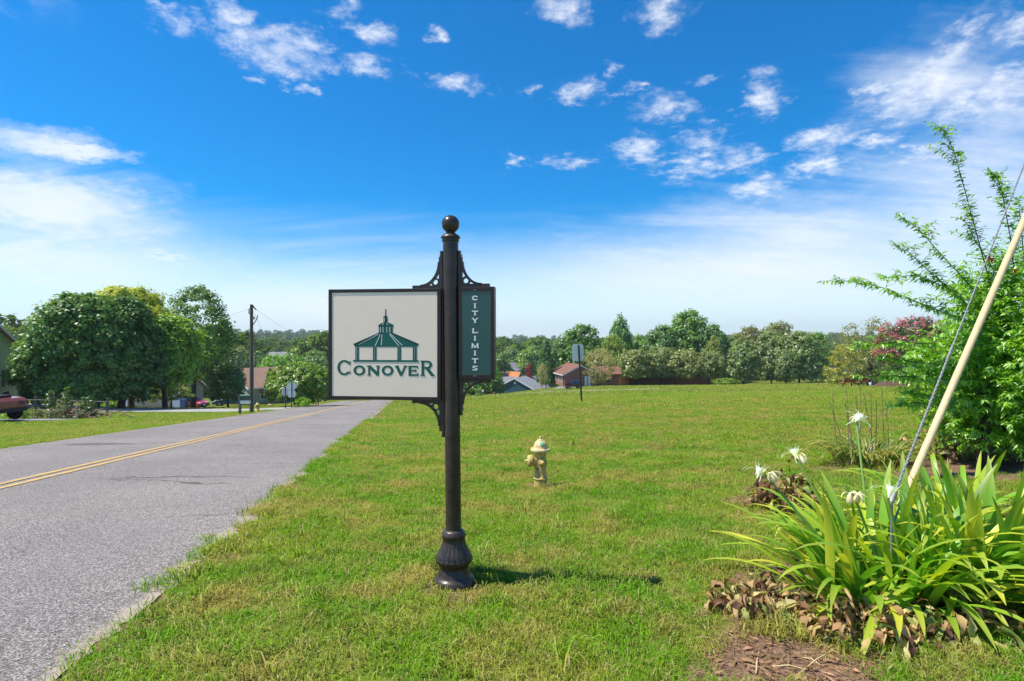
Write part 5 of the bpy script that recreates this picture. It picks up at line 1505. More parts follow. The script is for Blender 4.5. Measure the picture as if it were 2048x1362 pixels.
def PS(px, py, dY=0.0): return P(px, py, SYY + dY)
long_shoots = [
    [(1995, 620, .1), (1962, 500, 0), (1935, 400, -.1), (1910, 310, -.2), (1893, 268, -.2), (1880, 254, -.2)],
    [(2030, 560, .2), (2020, 470, .1), (2005, 390, 0), (1996, 358, 0), (1988, 352, 0)],
    [(1985, 620, .1), (1930, 560, -.2), (1870, 495, -.3), (1835, 455, -.4), (1800, 434, -.4)],
    [(1975, 640, .1), (1900, 580, -.2), (1850, 535, -.3), (1815, 502, -.4), (1790, 492, -.4)],
    [(1960, 650, .1), (1860, 615, -.3), (1780, 580, -.5), (1720, 562, -.6), (1642, 562, -.6)],
    [(1950, 600, .1), (1880, 570, -.2), (1830, 550, -.3), (1760, 556, -.4)],
    [(2000, 690, 0), (1900, 690, -.4), (1800, 684, -.6), (1740, 690, -.7), (1700, 697, -.7)],
    [(2000, 720, 0), (1900, 730, -.4), (1810, 722, -.6), (1755, 712, -.7)],
    [(2000, 760, 0), (1900, 760, -.4), (1800, 752, -.6), (1715, 753, -.7)],
    [(2000, 800, 0), (1930, 800, -.3), (1850, 790, -.5), (1790, 782, -.6)],
    [(1960, 830, -.1), (1900, 812, -.4), (1830, 805, -.5), (1770, 812, -.6)],
    [(2000, 560, .3), (1950, 480, .1), (1930, 440, 0)], [(2048, 520, .4), (2040, 430, .3), (2036, 400, .2)], [(2060, 600, .3), (2080, 430, .2), (2075, 330, .1)],
]
for sh in long_shoots:
    pts = [PS(*q) for q in sh]
    leafy_shoot(pts, 0.038, 0.100, 0.034, 2, 0.6, 0.008, 0.02)
    for i in range(len(pts) - 1):       # short side shoots
        for j in range(5):
            p = pts[i].lerp(pts[i + 1], rsx.random())
            d = (pts[i + 1] - pts[i]).normalized()
            fr = 1 - (i / (len(pts) - 1)) * 0.7
            e = p + (d * 0.6 + Vector((rsx.normal(0, .5), rsx.normal(0, .5), rsx.uniform(-.1, .6)))) * 0.30 * fr
            leafy_shoot([p, p.lerp(e, .5) + Vector((0, 0, .02)), e], 0.040, 0.080, 0.028, 2, 0.5, 0.003)
# the body: many drooping sprays filling the crown
body = [(2025, 560, 45, 55, .5, 60), (2045, 640, 72, 60, .8, 180), (2015, 715, 95, 55, .9, 230), (2015, 785, 105, 60, 1.0, 260), (2000, 850, 80, 50, .8, 200), (2090, 600, 100, 110, 1.0, 160), (2100, 780, 100, 120, 1.0, 200), (1925, 715, 60, 32, .5, 60), (2040, 870, 75, 40, .6, 90)]
k_ = SYY / F
for (cx_, cy_, rx_, ry_, rd, n) in body:
    for i in range(int(n * 1.8)):
        d = rsx.normal(0, 1, 3); d /= np.linalg.norm(d); q = rsx.random() ** 0.45
        c = PS(cx_, cy_) + Vector((d[0] * rx_ * k_ * q, d[1] * rd * q + 0.25, d[2] * ry_ * k_ * q))
        if c.z < gz(c.x, c.y) + 0.12: c.z = gz(c.x, c.y) + 0.12 + 0.2 * rsx.random()
        o_ = Vector((d[0] * 0.9 - 0.25, d[1] * 0.9 - 0.35, d[2] * 0.4 + 0.25)) + Vector(rsx.normal(0, .35, 3))
        e = c + o_.normalized() * rsx.uniform(0.18, 0.36)
        leafy_shoot([c, c.lerp(e, .6) + Vector((0, 0, .03)), e + Vector((0, 0, -.03))], 0.042, 0.085, 0.031, 2, 0.5, 0.0025 if i % 3 == 0 else 0)
LP = np.array(LP) - np.array(tuple(sb))
LD, LN, LL, LW = np.array(LD), np.array(LN), np.array(LL), np.array(LW)
NL = 300        # the leaves that stand out one by one on the long shoots
SG = (0.135, 0.285, 0.012)
for i in range(NL):
    v, f = folded_leaves(LP[i:i + 1], LD[i:i + 1], LN[i:i + 1], LL[i:i + 1], LW[i:i + 1], 0.14, 0.16)
    linked('leaf', raw_mesh('leaf', v, f, M['shrubleaf'], np.full(5, np.clip(rsx.normal(0.5, 0.24), 0, 1))), shrub, color=SG)
v, f = folded_leaves(LP[NL:], LD[NL:], LN[NL:], LL[NL:], LW[NL:], 0.14, 0.16)
fo = linked('foliage', raw_mesh('foliage', v, f, M['shrubleaf'], np.repeat(np.clip(rsx.normal(0.5, 0.24, len(LP) - NL), 0, 1), 5)), shrub, color=SG); fo['kind'] = 'stuff'
tg = twigs.build('twigs', M['bark'], shrub, recalc=False); tg['kind'] = 'stuff'
for (bx, tx, ty, dy) in ((1975, 1985, 640, 0.2), (2010, 2030, 560, 0.3), (2040, 2080, 600, 0.3), (1955, 1950, 700, 0.0), (2000, 2000, 600, 0.5), (1990, 1975, 760, -0.2)):
    b = gp(bx, SYY + dy * 0.5) - sb; tp = PS(tx, ty, dy) - sb
    MB().tube([b + Vector((0, 0, -.05)), b.lerp(tp, .5) + Vector((rsx.normal(0, .05), rsx.normal(0, .05), 0)), tp], [0.03, 0.022, 0.010], 7).build('stem', M['bark'], shrub)
for px, py in ((1978, 514), (1984, 518), (2030, 540)):
    c = PS(px, py, -.35) - sb; m = MB()
    for k in range(5): petal_ribbon(m, c, k * 1.25, R(30), 0.05, 0.03, R(70), 4)
    m.lathe([(0.006, -0.05), (0.016, 0.0), (0.02, 0.012)], 8, 0, Matrix.Translation(c))
    m.build('trumpet_blossom', simple('scarlet petal', (0.55, 0.06, 0.02), 0.5), shrub, recalc=False)

# ------------------------------------------------------------------ houses
def plate(name, par, c, d, mat, M_=None, bevel=0):
    return MB().box(c, d, 0, M_).build(name, mat, par, bevel)

def window(par, c, w, h, axis, trim='trim', shutters=False, sashbar=True):
    """Window with frame, glass and meeting rail; axis: outward normal in the house's own frame ('-y', '-x', '+x')."""
    rot = {'-y': 0, '+x': math.pi / 2, '-x': -math.pi / 2, '+y': math.pi}[axis]
    Mr = Matrix.Translation(Vector(c)) @ Matrix.Rotation(rot, 4, 'Z')
    m = MB(); t_ = 0.07
    for (cx_, cz_, ww, hh) in ((0, h / 2, w + 2 * t_, t_), (0, -h / 2, w + 2 * t_ + 0.06, t_ * 1.2), (-w / 2 - t_ / 2, 0, t_, h - t_), (w / 2 + t_ / 2, 0, t_, h - t_)):
        m.box(Mr @ Vector((cx_, -0.02, cz_)), (ww, 0.10, hh), 0, Mr.to_3x3())
    fr = m.build('window', M[trim], par)
    MB().box(Mr @ Vector((0, 0.0, 0)), (w, 0.03, h - t_), 0, Mr.to_3x3()).build('pane', M['glass'], fr)
    if sashbar: MB().box(Mr @ Vector((0, -0.03, 0)), (w, 0.04, 0.05), 0, Mr.to_3x3()).build('sash', M[trim], fr)
    if shutters:
        for sg in (-1, 1):
            MB().box(Mr @ Vector((sg * (w / 2 + t_ + 0.20), -0.03, 0)), (0.36, 0.05, h + 0.1), 0, Mr.to_3x3()).build('shutter', M['shutter'], par)
    return fr

def lap_wall(m, x0, x1, zf, ztop_fn, y, out, step=0.18):
    """Lapped siding boards on a plane y = const; ztop_fn(x) gives the gable line. out = -1 or +1 (outward y)."""
    n = int((max(ztop_fn(x0), ztop_fn(x1), ztop_fn((x0 + x1) / 2)) - zf) / step) + 1
    for i in range(n):
        za, zb = zf + i * step, zf + (i + 1) * step
        xs = [x0 + (x1 - x0) * j / 24 for j in range(25)]
        ok = [x for x in xs if ztop_fn(x) >= zb]
        if len(ok) < 2: continue
        a, b = min(ok), max(ok)
        m.add([(a, y + out * 0.035, za), (b, y + out * 0.035, za), (b, y + out * 0.01, zb), (a, y + out * 0.01, zb), (a, y, za), (b, y, za)], [(0, 1, 2, 3), (0, 1, 5, 4)])

def gable_house(name, label, base, rz, L, D_, wall_h, roof_h, wallmat, roofmat, group=None, over=0.4, found=0.4, lap=False, gable_mat=None, cat='house', deep=0.0):
    """Ridge along local x; gables at x = +-L/2; eaves at y = +-D_/2."""
    h = thing(name, label, cat, tuple(base), rz, group)
    zf = found
    if found: plate('foundation', h, (0, 0, (found - 1.5 - deep) / 2), (L - 0.08, D_ - 0.08, found + 1.5 + deep), M['brick'])
    m = MB(); m.prism([(-D_ / 2, zf), (D_ / 2, zf), (D_ / 2, zf + wall_h), (0, zf + wall_h + roof_h), (-D_ / 2, zf + wall_h)], -L / 2, L / 2, 0, Matrix.Rotation(math.pi / 2, 4, 'Z'))
    if lap:
        gt = lambda y_: zf + wall_h + roof_h * (1 - abs(y_) / (D_ / 2))
        m2 = MB(); lap_wall(m2, -D_ / 2, D_ / 2, zf, gt, -L / 2, -1)
        vs = [Matrix.Rotation(-math.pi / 2, 4, 'Z') @ Vector(v) for v in m2.v]
        m.add(vs, m2.f)
        m3 = MB(); lap_wall(m3, -L / 2, L / 2, zf, lambda q: zf + wall_h, -D_ / 2, -1); m.add(m3.v, m3.f)
    m.build('wall', M[wallmat], h)
    sl = roof_h / (D_ / 2); th = 0.14
    m = MB()
    e = D_ / 2 + over
    for sg in (-1, 1):
        pts = [(0, zf + wall_h + roof_h + 0.03), (sg * e, zf + wall_h + roof_h + 0.03 - sl * e), (sg * e, zf + wall_h + roof_h + 0.03 - sl * e + th), (0, zf + wall_h + roof_h + 0.03 + th)]
        m.prism(pts, -L / 2 - over, L / 2 + over, 0, Matrix.Rotation(math.pi / 2, 4, 'Z'))
    m.build('roof', M[roofmat], h)
    m = MB()
    for sx_ in (-1, 1):
        for sg in (-1, 1):
            pts = [(0, zf + wall_h + roof_h - 0.10), (sg * e, zf + wall_h + roof_h - 0.10 - sl * e), (sg * e, zf + wall_h + roof_h - 0.10 - sl * e + 0.22), (0, zf + wall_h + roof_h + 0.12)]
            x_ = sx_ * (L / 2 + over + 0.015)
            m.prism(pts, x_ - 0.015, x_ + 0.015, 0, Matrix.Rotation(math.pi / 2, 4, 'Z'))
    for sg in (-1, 1):
        m.box((0, sg * (e + 0.02), zf + wall_h + roof_h + 0.06 - sl * e), (L + 2 * over, 0.04, 0.16))
    m.build('fascia', M['trim'], h)
    return h

# pale green house at the left edge, gable end and window towards the road
Yg = 42
b = gp(0, Yg); kg = Yg / F
cor = (38 - 1024) * kg
gh = gable_house('green_house', 'pale green sided house with a shuttered window at the left edge of the photo', (-42.3, 39.3, -3.62), R(199.3), 10, 8.4, 3.75, 1.9, 'greens', 'rbrown', None, 0.4, 0.55, True)
window(gh, (-5.03, -2.5, 2.1), 0.80, 1.15, '-x', 'trim', True)
window(gh, (-5.03, 1.6, 2.1), 0.80, 1.15, '-x', 'trim', True)

# porch house with the brown roof beyond the side street
b = gp(482, 80)
ph = gable_house('porch_house', 'sage sided house with a brown shingle roof and white porch railing', (b.x + 1.5, 83, b.z), R(58), 9, 8.0, 2.3, 2.3, 'sage', 'rbrown', None, 0.4, 0.3)
# cross gable over the porch, towards the road
pz = 0.3
pm = thing_part = None
m = MB(); Rz = Matrix.Translation((2.6, -5.3, 0))
for sg in (-1, 1):
    m.prism([(0, pz + 3.55), (sg * 1.9, pz + 2.3), (sg * 1.9, pz + 2.42), (0, pz + 3.67)], -1.6, 3.0, 0, Rz)
m.build('porch_roof', M['rbrown'], ph)
m = MB(); m.prism([(-1.6, pz + 2.25), (1.6, pz + 2.25), (0, pz + 3.4)], -1.35, -1.25, 0, Rz); m.build('porch_gable', M['sage'], ph)
plate('porch_floor', ph, (2.6, -5.3, -0.3), (3.4, 2.6, 0.9), M['concrete'])
for x_ in (1.1, 2.6, 4.1): plate('porch_post', ph, (x_, -6.5, 1.35), (0.12, 0.12, 2.4), M['trim'])
for (a, bb_) in ((1.1, 2.6), (2.6, 4.1)):
    m = MB(); m.box(((a + bb_) / 2, -6.5, 1.05), (bb_ - a, 0.06, 0.07)); m.box(((a + bb_) / 2, -6.5, 0.28), (bb_ - a, 0.06, 0.06))
    for k in range(9): m.box((a + (bb_ - a) * (k + 0.5) / 9, -6.5, 0.66), (0.05, 0.04, 0.72))
    m.build('porch_railing', M['trim'], ph)
m = MB()
for k in range(5): m.box((4.3 + 0.35 * k, -5.3, 0.85 - 0.1 * k), (0.05, 0.04, 0.7))
m.box((5.0, -5.3, 1.1), (1.8, 0.05, 0.06)); m.build('stair_railing', M['trim'], ph)
d_ = plate('door', ph, (2.2, -4.03, 1.3), (0.95, 0.08, 2.0), M['sage'])
window(ph, (3.6, -4.03, 1.5), 0.8, 1.2, '-y')
window(ph, (-2.4, -4.03, 1.5), 0.9, 1.2, '-y')

b = gp(300, 66)
ga = gable_house('garage', 'taupe sided garage with a white door behind the dark round trees', (b.x + 0.6, 67.5, b.z), R(3), 6.9, 5.0, 2.3, 1.2, 'taupe', 'rbrown', None, 0.3, 0.12, False)
d_ = plate('door', ga, ((260 - 300) * 65 / F - 0.4, -2.53, 1.08), (0.9, 0.07, 1.95), M['whites'])
MB().lathe([(0.04, 0), (0.04, 0.05)], 8, 0, Matrix.Translation((0.33, -0.05, 0)) @ Matrix.Rotation(R(90), 4, 'X')).build('handle', M['chrome'], d_).location = ((260 - 300) * 65 / F - 0.4, -2.53, 1.05)
plate('corner_board', ga, (-3.46, -2.5, 1.25), (0.12, 0.14, 2.3), M['trim'])
plate('garage_door', ga, (2.75, -2.53, 1.1), (1.0, 0.06, 2.1), M['whites'])

b = gp(560, 106)
gable_house('far_house', 'red brown roofed house half hidden behind the valley trees', (b.x, 108, b.z), R(50), 9, 7, 2.3, 2.0, 'sage', 'rred', None, 0.5, 0.3)
b = gp(549, 250)
fh2 = gable_house('far_house', 'grey roofed house far up the opposite slope with a chimney', (b.x, 252, CZ - 5.9 - 4.2), R(12), 9, 7, 2.6, 2.0, 'whites', 'rgrey', None, 0.5, 0.3, deep=8)
plate('chimney', fh2, (-2.5, 0.5, 4.6), (0.7, 0.7, 1.6), M['brick'])
b = gp(655, 230)
gable_house('far_house', 'grey roof peeking out beside the left frame of the sign', (b.x, 232, CZ - 5.6 - 4.2), R(0), 8, 7, 2.4, 2.0, 'whites', 'rgrey', None, 0.5, 0.3, deep=8)
b = gp(655, 150)
gable_house('far_house', 'charcoal roof low beside the left frame of the sign', (b.x + 2, 152, CZ - 7.2 * 1.5 - 2.8), R(30), 7, 6, 2.4, 1.6, 'whites', 'rdark', None, 0.5, 0.3, deep=6)

# right hand group of roofs below the field
b = P(1040, 757, 128)
th_ = gable_house('teal_house', 'dark teal gabled house with a small white vent, sunk behind the slope', (b.x + 0.6, 132, b.z - 5.0), R(66), 8.5, 9.6, 2.3, 2.4, 'teal', 'rgrey', None, 0.35, 0.3, deep=4)
m = MB(); m.box((-4.27, 0, 3.95), (0.06, 0.5, 0.5)); m.build('gable_vent', M['trim'], th_)
plate('corner_board', th_, (-4.26, 4.76, 1.4), (0.08, 0.14, 2.6), M['trim'])
b = P(1068, 756, 140)
gable_house('annex_house', 'charcoal roofed wing right behind the teal house', (b.x + 1, 144, b.z - 4.6), R(-28), 8, 7, 2.4, 1.9, 'teal', 'rdark', None, 0.4, 0.3, deep=4)
b = P(1016, 743, 150)
oh = gable_house('orange_roof_house', 'house with a rust orange metal roof between the grey roofs', (b.x, 154, b.z - 5.0), R(-14), 6, 6.6, 2.8, 1.5, 'taupe', 'rust', None, 0.5, 0.3, deep=5)
b = P(1021, 725, 172)
gable_house('white_gable_house', 'tall house with a pale blue white gable above the orange roof', (b.x, 178, b.z - 6.4), R(70), 7, 6.0, 3.7, 2.0, 'whites', 'rgrey', None, 0.4, 0.3, deep=6)
b = P(1012, 757, 136)
gable_house('low_house', 'pale roofed low house left behind the teal house', (b.x - 0.4, 140, b.z - 3.4), R(40), 5, 5, 2.0, 1.2, 'whites', 'rgrey', None, 0.4, 0.2, deep=4)

# brick ranch house: front gable towards the road, long side with windows on the left, wing on the right
YB = 104
KB = YB / F
bz = CZ - (773 - 681) * KB
TB = R(98)
bh_c = Vector(((1161 - 1024) * KB + 5 * math.cos(TB), YB + 5 * math.sin(TB), bz))
bh = gable_house('brick_house', 'low red brick house with white doors at the far side of the field', tuple(bh_c), TB, 10, 6.1, 2.28, 1.55, 'brick', 'rred', None, 0.45, 0.0)
for x_ in (-3.4, -1.2, 2.2): window(bh, (x_, 3.08, 1.35), 0.75, 1.15, '+y')
plate('dark_door', bh, (-4.6, 3.08, 1.0), (0.7, 0.06, 1.95), M['shutter'])  # side door in the dark shutter colour
for px in (1172, 1178.8): plate('white_door', bh, (-5.03, -(px - 1161) * KB, 0.98), (0.06, 0.46, 1.85), M['trim'])
plate('corner_pier', bh, (-5.1, 2.9, 1.1), (0.36, 0.36, 2.2), M['brick'])
plate('patio', bh, (-6.4, -0.4, -0.02), (2.6, 5.0, 0.16), M['concrete'])
MW = Matrix.Rotation(-TB, 4, 'Z') @ Matrix.Translation(Vector(((1219 - 1024) * KB, YB + 4.2, bz)) - bh_c)
MB().prism([(-2.4, -1.0), (2.3, -1.0), (2.3, 2.1), (-2.4, 2.1)], -2.2, 3.0, 0, MW).build('wing_wall', M['brick'], bh)
m = MB()
for sg in (-1, 1):
    m.add([MW @ Vector(p) for p in ((-2.6, 0.4, 3.35), (2.6, 0.4, 3.35), (2.6, 0.4 + sg * 3.1, 2.05), (-2.6, 0.4 + sg * 3.1, 2.05), (-2.6, 0.4, 3.5), (2.6, 0.4, 3.5), (2.6, 0.4 + sg * 3.1, 2.2), (-2.6, 0.4 + sg * 3.1, 2.2))],
          [(0, 1, 2, 3), (4, 5, 6, 7), (0, 3, 7, 4), (1, 2, 6, 5), (2, 3, 7, 6)])
m.build('wing_roof', M['rred'], bh)
MB().prism([(-0.5, 0.7), (0.5, 0.7), (0.5, 1.7), (-0.5, 1.7)], -2.26, -2.2, 0, MW).build('wing_window', M['glass'], bh)

# board fence: bays of boards between posts
YF = 101
def fence(name, label, pa, pb, top, Y0, Y1, mat, nb):
    a, b = gp(pa, Y0), gp(pb, Y1)
    n = max(1, round((b - a).length / 2.4))
    f = thing(name, label, 'fence', tuple(a))
    for i in range(n + 1):
        p = a.lerp(b, i / n); p.z = gz(p.x, p.y)
        plate('post', f, tuple(p - a + Vector((0, 0.05, 0.75))), (0.10, 0.10, 1.7), M[mat])
        if i < n:
            q_ = a.lerp(b, (i + 1) / n); q_.z = gz(q_.x, q_.y)
            m = MB(); ang = math.atan2((q_ - p).y, (q_ - p).x)
            for k in range(nb):
                c = p.lerp(q_, (k + 0.5) / nb) - a
                m.box(c + Vector((0, -0.02, 0.75 + 0.012 * math.sin(k * 7.3 + i))), ((q_ - p).length / nb * 0.94, 0.02, 1.55), 0, Matrix.Rotation(ang, 3, 'Z'))
            m.build('board_panel', M[mat], f)
    return f
fence('board_fence', 'dark brown board fence along the far edge of the field', 1258, 1420, 760, YF - 2, YF + 3, 'wood', 14)
fence('fence_gate', 'fresh orange wooden fence section beside the brick house', 1240, 1257, 760, YF - 5, YF - 2.2, 'woodor', 12)

# rail fence by the pale green house
a, b = gp(34, 36.5), gp(215, 37.5)
rf_ = thing('rail_fence', 'low grey rail fence behind the brush pile', 'fence', tuple(a))
n = 5
for i in range(n + 1):
    p = a.lerp(b, i / n); p.z = gz(p.x, p.y)
    plate('post', rf_, tuple(p - a + Vector((0, 0, 0.45))), (0.11, 0.11, 1.1), M['greywood'])
    if i < n:
        q_ = a.lerp(b, (i + 1) / n); q_.z = gz(q_.x, q_.y)
        for hh in (0.35, 0.75):
            MB().tube([p - a + Vector((0, -.07, hh)), q_ - a + Vector((0, -.07, hh - 0.02))], 0.045, 6).build('rail', M['greywood'], rf_)

# ------------------------------------------------------------------ vehicles
def wheel(par, c, r, w, ang=0.0):
    Mx = Matrix.Translation(c) @ Matrix.Rotation(ang, 4, 'Z') @ Matrix.Rotation(R(90), 4, 'X')
    ty = MB().lathe([(r * 0.62, -w / 2), (r * 0.92, -w / 2), (r, -w * 0.36), (r, w * 0.36), (r * 0.92, w / 2), (r * 0.62, w / 2)], 28, 0, Mx, caps=False).build('wheel', M['rblack'], par)
    m = MB(); m.lathe([(r * 0.63, -w * 0.3), (r * 0.66, w * 0.42), (r * 0.56, w * 0.44), (r * 0.50, w * 0.22), (0.001, w * 0.22)], 24, 0, Mx, caps=False)
    for k in range(5):
        m.box(Mx @ Vector((r * 0.33 * math.cos(k * 1.2566), r * 0.33 * math.sin(k * 1.2566), w * 0.36)), (r * 0.5, r * 0.16, w * 0.2), 0, (Mx.to_3x3() @ Matrix.Rotation(k * 1.2566, 3, 'Z')))
    m.lathe([(r * 0.15, w * 0.2), (r * 0.13, w * 0.48), (0.001, w * 0.48)], 12, 0, Mx)
    m.build('rim', M['chrome'], ty)
    return ty

def car(name, label, base, rz, L, Wd, paint, prof, cabin, wheels, wr):
    """prof: lower body outline (x, z); cabin: glasshouse outline; x forward."""
    c = thing(name, label, 'car', tuple(base), rz)
    o = MB().prism(prof, -Wd / 2, Wd / 2).build('body', M[paint], c, 0.09)
    o.modifiers['bevel'].segments = 3
    m = MB(); m.prism(cabin, -Wd / 2 + 0.16, Wd / 2 - 0.16); m.build('window', M['glass'], c, 0.05)
    zs = max(p[1] for p in cabin); xs = [p[0] for p in cabin if p[1] > zs - 0.06]
    MB().box(((min(xs) + max(xs)) / 2, 0, zs + 0.01), (max(xs) - min(xs) + 0.1, Wd - 0.34, 0.07)).build('roof', M[paint], c, 0.03)
    for sx_ in wheels:
        for sg in (-1, 1):
            MB().lathe([(wr * 1.16, -0.02), (wr * 1.16, 0.02)], 24, 0, Matrix.Translation((sx_, sg * (Wd / 2 - 0.005), wr)) @ Matrix.Rotation(R(90), 4, 'X')).build('wheel_arch', M['rblack'], c)
            wheel(c, Vector((sx_, sg * (Wd / 2 - 0.07), wr)), wr, 0.2, 0 if sg < 0 else math.pi)
    fx = max(p[0] for p in prof)
    for sg in (-1, 1):
        MB().box((fx - 0.09, sg * (Wd / 2 - 0.28), 0.66), (0.2, 0.36, 0.13), 0, Matrix.Rotation(sg * -0.3, 3, 'Z')).build('headlight', M['trim'], c, 0.02)
        MB().box((min(p[0] for p in prof) + 0.05, sg * (Wd / 2 - 0.24), 0.78), (0.12, 0.3, 0.14)).build('tail_light', M['redpaint'], c, 0.02)
        MB().box((fx * 0.36, sg * (Wd / 2 + 0.06), 0.95), (0.12, 0.18, 0.12)).build('mirror', M[paint], c, 0.02)
    plate('bumper', c, (fx + 0.0, 0, 0.36), (0.12, Wd - 0.2, 0.2), M['rblack'], None, 0.02)
    plate('plate', c, (fx + 0.065, 0, 0.40), (0.01, 0.3, 0.14), M['trim'])
    return c
PR = [(-2.1, 0.28), (2.1, 0.24), (2.2, 0.42), (2.14, 0.66), (1.75, 0.80), (0.95, 0.93), (-1.6, 0.98), (-2.05, 0.94), (-2.2, 0.6)]
CB = [(1.05, 0.90), (0.30, 1.38), (-0.75, 1.42), (-1.55, 1.22), (-1.95, 0.95)]
b = gp(405, 69)
car('red_car', 'bright red hatchback parked before the taupe garage', (b.x - 0.3, 66.5, gz(b.x - 0.3, 66.5) + 0.03), R(-14), 4.3, 1.78, 'redpaint', PR, CB, (1.38, -1.32), 0.32)
b = gp(464, 76)
car('blue_car', 'dark blue parked car left of the porch house, under the tree', (b.x, 76, b.z + 0.03), R(196), 4.3, 1.78, 'bluepl', PR, CB, (1.38, -1.32), 0.32)
b = gp(8, 26.4)
tr_ = thing('pickup_truck', 'copper red truck nose at the left edge of the photo', 'truck', (b.x - 1.66, 26.6, gz(b.x, 26.5) + 0.03), R(-6))
o = MB().prism([(-2.6, 0.45), (-0.4, 0.42), (1.85, 0.46), (1.95, 0.60), (1.93, 0.92), (1.78, 1.04), (0.55, 1.12), (-2.6, 1.10)], -0.88, 0.88).build('body', M['truckred'], tr_, 0.07); o.modifiers['bevel'].segments = 3
MB().prism([(0.62, 1.10), (0.05, 1.62), (-1.1, 1.66), (-1.3, 1.10)], -0.78, 0.78).build('window', M['glass'], tr_, 0.05)
plate('roof', tr_, (-0.55, 0, 1.68), (1.3, 1.5, 0.08), M['truckred'], None, 0.03)
for sx_ in (1.28, -1.75):
    for sg in (-1, 1):
        MB().lathe([(0.40, -0.03), (0.40, 0.03)], 28, 0, Matrix.Translation((sx_, sg * 0.875, 0.36)) @ Matrix.Rotation(R(90), 4, 'X')).build('wheel_arch', M['rblack'], tr_)
        wheel(tr_, Vector((sx_, sg * 0.84, 0.335)), 0.335, 0.24, 0 if sg < 0 else math.pi)
plate('bumper', tr_, (1.98, 0, 0.50), (0.12, 1.6, 0.18), M['rblack'], None, 0.03)
for sg in (-1, 1): plate('headlight', tr_, (1.93, sg * 0.60, 0.80), (0.06, 0.26, 0.14), M['glass'], None, 0.02)
plate('fender_light', tr_, (1.45, -0.895, 0.76), (0.16, 0.02, 0.05), M['woodor'])
for sg in (-1, 1): plate('mirror', tr_, (0.95, sg * 0.72, 1.24), (0.16, 0.22, 0.18), M['rblack'], None, 0.03)
plate('hood_rack', tr_, (1.15, 0, 1.12), (0.5, 1.2, 0.1), M['rblack'], None, 0.02)

# utility trailer by the brick house
b = hit(1147, 778)
ut = thing('utility_trailer', 'small dark open utility trailer on the drive of the brick house', 'trailer', tuple(b), R(8))
plate('deck', ut, (0, 0, 0.42), (2.2, 1.3, 0.08), M['post'])
for y_ in (-0.65, 0.65):
    plate('side_rail', ut, (0, y_, 0.75), (2.2, 0.05, 0.06), M['post']); plate('side_panel', ut, (0, y_ * 0.98, 0.56), (2.2, 0.03, 0.2), M['wood'])
    for x_ in (-1.05, 0, 1.05): plate('stake', ut, (x_, y_, 0.58), (0.05, 0.05, 0.36), M['post'])
    wheel(ut, Vector((-0.8, y_ * 1.15, 0.26)), 0.26, 0.16, 0 if y_ < 0 else math.pi); wheel(ut, Vector((0.8, y_ * 1.15, 0.26)), 0.26, 0.16, 0 if y_ < 0 else math.pi)
MB().tube([(1.1, 0, 0.42), (1.9, 0, 0.40)], 0.04, 6).build('drawbar', M['post'], ut)

# ------------------------------------------------------------------ bins, mailboxes, poles and signs on the left
def wheelie_bin(label, base, rz, mat, group, lid=None):
    o = thing('wheeled_bin', label, 'bin', tuple(base), rz, group)
    m = MB(); m.prism([(-0.24, 0.10), (0.24, 0.10), (0.30, 1.0), (-0.30, 1.0)], -0.26, 0.26); m.build('body', M[mat], o, 0.02)
    plate('lid', o, (0, 0, 1.04), (0.66, 0.62, 0.07), M[lid or mat], None, 0.02)
    for sg in (-1, 1): MB().lathe([(0.11, -0.03), (0.11, 0.03)], 14, 0, Matrix.Translation((0.22 * sg, 0.22, 0.11)) @ Matrix.Rotation(R(90), 4, 'Y')).build('wheel', M['rblack'], o)
    MB().tube([(-0.22, 0.34, 0.98), (0.22, 0.34, 0.98)], 0.018, 6).build('handle', M[mat], o)
    return o
gb = 'blue wheeled bins'
wheelie_bin('blue wheeled bin beside the garage, next to the red car', gp(367, 64.5), 0.1, 'bluepl', gb)
wheelie_bin('blue wheeled bin closest to the garage wall, paler', gp(358, 65.2), -0.1, 'whites', gb, 'bluepl')
b = P(1146, 771, 103); b.z = gz(b.x, b.y)
wheelie_bin('blue wheeled bin before the carport of the brick house', b, 0.05, 'bluepl', gb)
wheelie_bin('second blue bin right of the other at the carport', b + Vector((0.75, 0.1, 0)), -0.08, 'bluepl', gb)

YU = 33
b = gp(503, YU); ku = YU / F
pl = thing('power_pole', 'dark wooden power pole with a curved bracket on the left verge', 'utility pole', tuple(b))
top_ = CZ - (609 - 681) * ku - b.z
MB().tube([(0, 0, -0.3), (0, 0, top_)], [0.112, 0.088], 14).build('pole', M['poleh'], pl)
MB().tube([(0.135, -0.05, 0), (0.125, -0.05, top_ * 0.62)], 0.028, 6).build('cable_guard', M['galv'], pl)
zz = lambda py: CZ - (py - 681) * ku - b.z
MB().tube([(0.05, 0, zz(611)), (0.28, 0, zz(620))], [0.045, 0.03], 6).build('bracket_arm', M['post'], pl)
MB().tube([(-0.10, 0, zz(617)), (-0.14, 0, zz(619)), (-0.15, 0, zz(626)), (-0.10, 0, zz(628))], 0.032, 6).build('insulator', M['galv'], pl)
MB().tube([(0.08, 0, zz(650)), (0.22, 0, zz(643)), (0.33, 0, zz(636)), (0.36, 0, zz(630))], 0.028, 6).build('riser_hook', M['galv'], pl)
MB().box((0.12, -0.02, zz(636)), (0.12, 0.1, 0.16)).build('service_box', M['galv'], pl)

